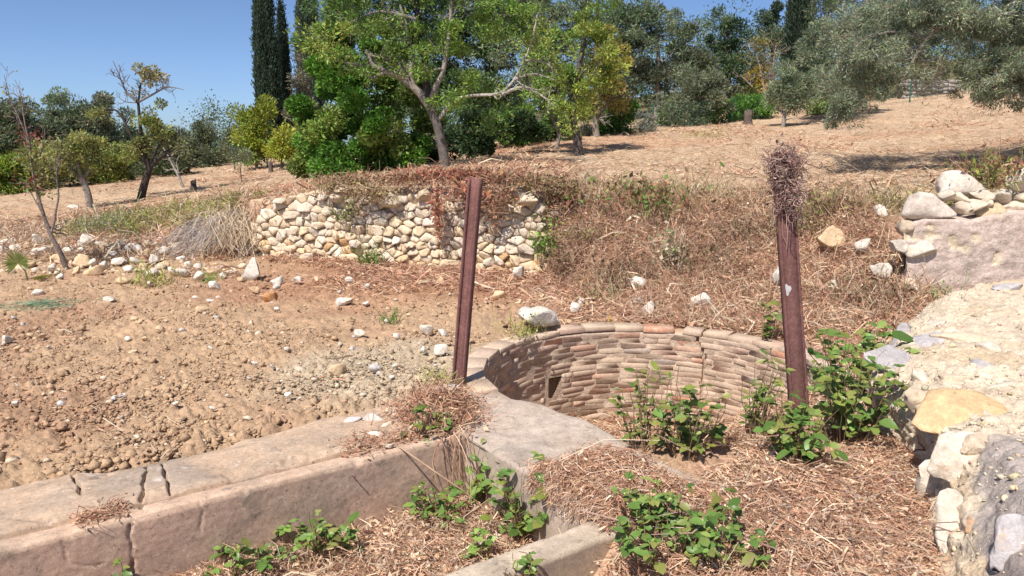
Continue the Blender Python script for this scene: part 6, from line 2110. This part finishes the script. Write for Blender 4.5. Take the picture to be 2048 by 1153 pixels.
GT = np.array([(0.14, 0.24, 0.05), (0.20, 0.28, 0.07), (0.10, 0.18, 0.04)])
YT = np.array([(0.33, 0.36, 0.09), (0.28, 0.30, 0.08), (0.42, 0.38, 0.14)])
BT = np.array([(0.26, 0.17, 0.10), (0.32, 0.14, 0.09), (0.22, 0.20, 0.08), (0.18, 0.2, 0.07)])
tuft('weed_tuft', 'green weed growing at the foot of the dry stone wall', gp(740, 535), 60, 0.24, 0.008, GT, 901, 0.08, 0.6, 200)
tuft('weed_tuft', 'bright green weed at the right end of the dry stone wall', gp(1098, 545), 50, 0.42, 0.008, np.concatenate([GT, LIGHTS]), 902, 0.07, 0.3, 260)
tuft('weed_tuft', 'small green weed in the litter left of the bare post', gp(783, 648), 30, 0.12, 0.006, GT, 903, 0.05, 0.7, 70)
tuft('weed_tuft', 'yellow green weed around the white stones of the left bank', gp(310, 570), 70, 0.20, 0.007, YT, 904, 0.15, 0.6, 200)
tuft('weed_tuft', 'green weed beside the white stones right of the yellow weed', gp(420, 565), 30, 0.12, 0.007, LIGHTS, 905, 0.06, 0.7, 80)
tuft('dry_shrub', 'grey green shrub on top of the left bank', gp(225, 462), 160, 0.30, 0.006, np.array([(0.20, 0.23, 0.15), (0.26, 0.27, 0.17)]), 906, 0.25, 0.6, 300)
tuft('dry_shrub', 'yellow leaved shrub below the grey green shrub', gp(262, 470), 80, 0.26, 0.006, YT, 907, 0.18, 0.6, 300)
tuft('dry_shrub', 'brown and green shrub on top of the bank behind the well', gp(1300, 432), 170, 0.42, 0.006, np.concatenate([BT, GT[:1]]), 908, 0.28, 0.7, 700)
tuft('dry_shrub', 'red brown shrub growing on the ruined wall', at(1975, 378, 7.1), 150, 0.32, 0.005, np.concatenate([BT, YT[:1]]), 909, 0.16, 0.7, 500)
tuft('weed_tuft', 'small green weed at the foot of the ruined wall', gp(1890, 612), 40, 0.16, 0.006, GT, 910, 0.07, 0.6, 120)
tuft('weed_tuft', 'thin pale stalked weed in the middle of the bank', gp(1345, 545), 40, 0.38, 0.005, np.array([(0.5, 0.42, 0.3), (0.25, 0.27, 0.12)]), 911, 0.08, 0.4, 150)
tuft('weed_tuft', 'green tuft in the straw near the bright hedge', gp(1402, 278), 50, 0.25, 0.012, YT, 912, 0.35, 0.7, 100)
tuft('weed_tuft', 'grass tuft at the foot of the bare rusty post', gp(885, 775), 60, 0.14, 0.004, YT, 913, 0.06, 0.8, 60)
tuft('weed_tuft', 'green tuft on the terrace edge left of the dry stone wall', gp(520, 400), 60, 0.18, 0.009, np.concatenate([GT[:2], YT]), 914, 0.16, 0.7, 80)


def drape(name, label, n, top, bot, W, pal, seed, cat, bulge=0.14):
    """long stems hanging down a bank from a top line to a foot line (photo survey points)."""
    r = np.random.default_rng(seed)
    root = empty(name, gp(*bot[0]))
    tag(root, label, cat)
    bag = Bag()
    T = np.array([gp(*p) for p in top])
    B = np.array([gp(*p) for p in bot])
    f = np.clip(r.random(n) + r.normal(0, 0.06, n), 0, 1)
    lerp = lambda Q, f: np.stack([np.interp(f, np.linspace(0, 1, len(Q)), Q[:, k]) for k in range(3)], 1)
    P0, P2 = lerp(T, f), lerp(B, np.clip(f + r.normal(0, 0.28, n), -0.2, 1.2))
    s0, s1 = r.uniform(-0.05, 0.5, n)[:, None], r.uniform(0.55, 1.05, n)[:, None]
    A, E_ = P0 + (P2 - P0) * s0, P0 + (P2 - P0) * s1
    hb = lambda s: bulge * np.sin(np.clip(s, 0, 1) * math.pi) * r.random((n, 1))
    A = A + np.concatenate([r.normal(0, .09, (n, 1)), r.normal(0, .09, (n, 1)), hb(s0) + 0.02], 1)
    E_ = E_ + np.concatenate([r.normal(0, .10, (n, 1)), r.normal(0, .10, (n, 1)), hb(s1) + 0.02], 1)
    D = E_ - A + r.normal(0, 0.22, (n, 3)) * np.array([1, 1, 0.3])
    L = np.linalg.norm(D, axis=1)
    mid = (A + E_) / 2
    mid[:, 2] = np.maximum(mid[:, 2] + 0.03, gz(mid[:, 0], mid[:, 1]) + 0.02)
    V, F, C = ribbons(mid, D, L, np.full(n, W), pick_col(pal, n, r), r, 0.09)
    o = obj('stalks', V - np.array(root.location), F, M_straw, root, col=C)
    o['kind'] = 'stuff'


DB = np.array([(0.24, 0.155, 0.105), (0.30, 0.19, 0.13), (0.20, 0.175, 0.09), (0.36, 0.24, 0.16)])
for k_, (px, py, sp, lab) in enumerate((
        (1180, 480, 0.16, 'brown dead shrub right of the dry stone wall end'), (1480, 478, 0.20, 'dark brown dead shrub left of the vine tangle'),
        (1420, 530, 0.22, 'flattened dark brown brush in the middle of the bank'), (1655, 430, 0.16, 'olive brown shrub on the bank right of the vine tangle'),
        (1745, 610, 0.18, 'red brown dead shrub left of the ruined wall foot'), (1250, 560, 0.16, 'dark dead stalks low on the bank behind the well'),
        (1590, 470, 0.14, 'red leaved dead shrub just right of the thick post'), (1140, 540, 0.14, 'olive brown dead tuft by the right wall end'))):
    tuft('dead_shrub', lab, gp(px, py), 130, 0.26, 0.005, DB if k_ % 3 else np.concatenate([DB, YT[:1]]), 930 + k_, sp, 0.9, 420, 'dead shrub', group='dead shrubs on the bank')
drape('dry_grass_heap', 'heap of long dry grass draped down left of the dry stone wall', 340, [(430, 425), (470, 425), (500, 425)], [(400, 520), (440, 522), (490, 522)], 0.007, PALES, 915, 'dry grass', 0.06)
drape('brush_pile', 'pile of thin grey twigs sloping down the left bank', 230, [(400, 445), (450, 432), (480, 430)], [(310, 515), (340, 525), (385, 528)], 0.0045, np.array([(0.40, 0.36, 0.34), (0.34, 0.30, 0.28), (0.48, 0.44, 0.40)]), 916, 'brushwood', 0.05)
tuft('weed_tuft', 'green weed hanging in the stones of the dry wall', wall_pt(682, 440, 0.05), 40, 0.16, 0.007, np.array([(0.12, 0.16, 0.05), (0.18, 0.22, 0.07)]), 917, 0.05, 0.8, 140)
tuft('weed_tuft', 'weed on the earth near the large white rim boulder', gp(1045, 690), 60, 0.16, 0.005, YT, 918, 0.09, 0.6, 120)
tuft('weed_tuft', 'dry green tuft on the bank toe behind the well', gp(1215, 600), 60, 0.22, 0.006, np.array([(0.28, 0.28, 0.13), (0.36, 0.3, 0.17)]), 919, 0.15, 0.6, 120)


def palm_fan():
    r = np.random.default_rng(808)
    c = at(36, 527, 8.9)
    root = empty('fan_palm', gp(55, 560))
    tag(root, 'fan palm leaf at the left edge of the rubble bank', 'palm')
    rl = np.array(root.location)
    bag = Bag()
    n = 24
    for k in range(n):
        th = math.radians(-25 + 250 * k / (n - 1))
        d = np.array([math.cos(th), -0.12 + 0.05 * r.normal(), math.sin(th)])
        L = 0.21 * r.uniform(0.85, 1.05)
        s = np.array([-math.sin(th), 0.5, math.cos(th)]) * 0.012
        V = np.array([c, c + d * L * 0.55 + s, c + d * L, c + d * L * 0.55 - s + np.array([0, 0.008, 0])])
        bag.add(V, np.array([[0, 1, 2, 3]]), np.array((0.16, 0.19, 0.05)) * r.uniform(0.7, 1.2))
    bag.build('fan', M_dryleaf, root)
    b = Bag()
    b.add(*tube(np.array([rl + [0, 0, -0.02], (rl + c) / 2 + [0.03, 0, 0.0], c]), [0.012, 0.009, 0.006], 5), np.array((0.2, 0.19, 0.07)))
    b.build('stalk', M_bark, root)
    # a cut yellowing frond lying on the ground
    c = gp(62, 562) + np.array([0, 0, 0.03])
    root = empty('cut_palm_frond', c)
    tag(root, 'cut yellow green palm frond lying below the fan palm', 'palm frond')
    bag = Bag()
    for k in range(16):
        th = math.radians(-28 + 46 * k / 15)
        d = np.array([math.cos(th), math.sin(th), 0.10 * r.normal()])
        L = 0.28 * r.uniform(0.8, 1.05)
        s = np.array([-math.sin(th), math.cos(th), 0]) * 0.012
        bag.add(np.array([c, c + d * L * 0.5 + s, c + d * L, c + d * L * 0.5 - s + [0, 0, 0.012]]), np.array([[0, 1, 2, 3]]), np.array((0.42, 0.42, 0.10)) * r.uniform(0.8, 1.15))
    bag.build('blades', M_dryleaf, root)


palm_fan()


def net_scrap():
    r = np.random.default_rng(809)
    g = gp(88, 612)
    root = empty('net_scrap', g)
    tag(root, 'scrap of green plastic netting lying on the dug earth', 'netting')
    m = 260
    P = np.stack([g[0] + r.normal(0, 0.17, m), g[1] + r.normal(0, 0.13, m), np.zeros(m)], 1)
    P[:, 2] = gz(P[:, 0], P[:, 1]) + 0.012 + np.abs(r.normal(0, 0.012, m))
    D = np.where((r.random(m) < 0.5)[:, None], np.array([1, 0.2, 0]), np.array([-0.2, 1, 0])) + r.normal(0, 0.15, (m, 3)) * np.array([1, 1, 0.5])
    V, F, C = ribbons(P, D, np.full(m, 0.14), np.full(m, 0.004), jitter((0.17, 0.27, 0.17), m, 0.2), r, 0.1)
    obj('mesh_strands', V - g, F, M_twig, root, col=C)


net_scrap()


def yellow_tag():
    p = gp(1216, 648) + np.array([0, 0, 0.03])
    V = []
    for k in range(5):
        t = k / 4
        V += [[-0.01 + 0.02 * t, 0.0, 0.06 * t], [0.006 + 0.02 * t, 0.004, 0.06 * t + 0.004 * (k % 2)]]
    V = np.array(V)
    F = np.array([[2 * k, 2 * k + 1, 2 * k + 3, 2 * k + 2] for k in range(4)])
    o = obj('yellow_leaf', V - [0, 0, 0.02], F, mat_new('yellow_leaf', 'rgb', (0.75, 0.52, 0.03), rough=0.6), loc=p)
    tag(o, 'bright yellow fallen leaf behind the left part of the well rim', 'leaf')


yellow_tag()


# bits of rusty iron rod stuck in the masonry
def dead_shoot():
    r = np.random.default_rng(811)
    p = on(1848, 892, 0.06) + np.array([-0.02, -0.08, 0.0])
    root = empty('dead_shoot', p)
    tag(root, 'dead reddish woody shoot at the foot of the broken masonry', 'dead plant')
    bag = Bag()
    for k, (dx, dz, w) in enumerate(((-0.04, 0.20, 0.006), (0.02, 0.16, 0.005), (-0.12, 0.12, 0.005), (0.10, 0.10, 0.004), (-0.18, 0.05, 0.005), (0.14, 0.04, 0.004), (-0.02, 0.22, 0.004))):
        n = 6
        t = np.linspace(0, 1, n)[:, None]
        P = p + t * np.array([dx, r.normal(-0.03, 0.04), dz]) + np.concatenate([[np.zeros(3)], r.normal(0, 0.008, (n - 1, 3))])
        bag.add(*tube(P, np.linspace(w, w * 0.5, n), 5), np.array((0.30, 0.15, 0.12)) * r.uniform(0.8, 1.2))
    bag.build('stems', M_twig, root)


dead_shoot()
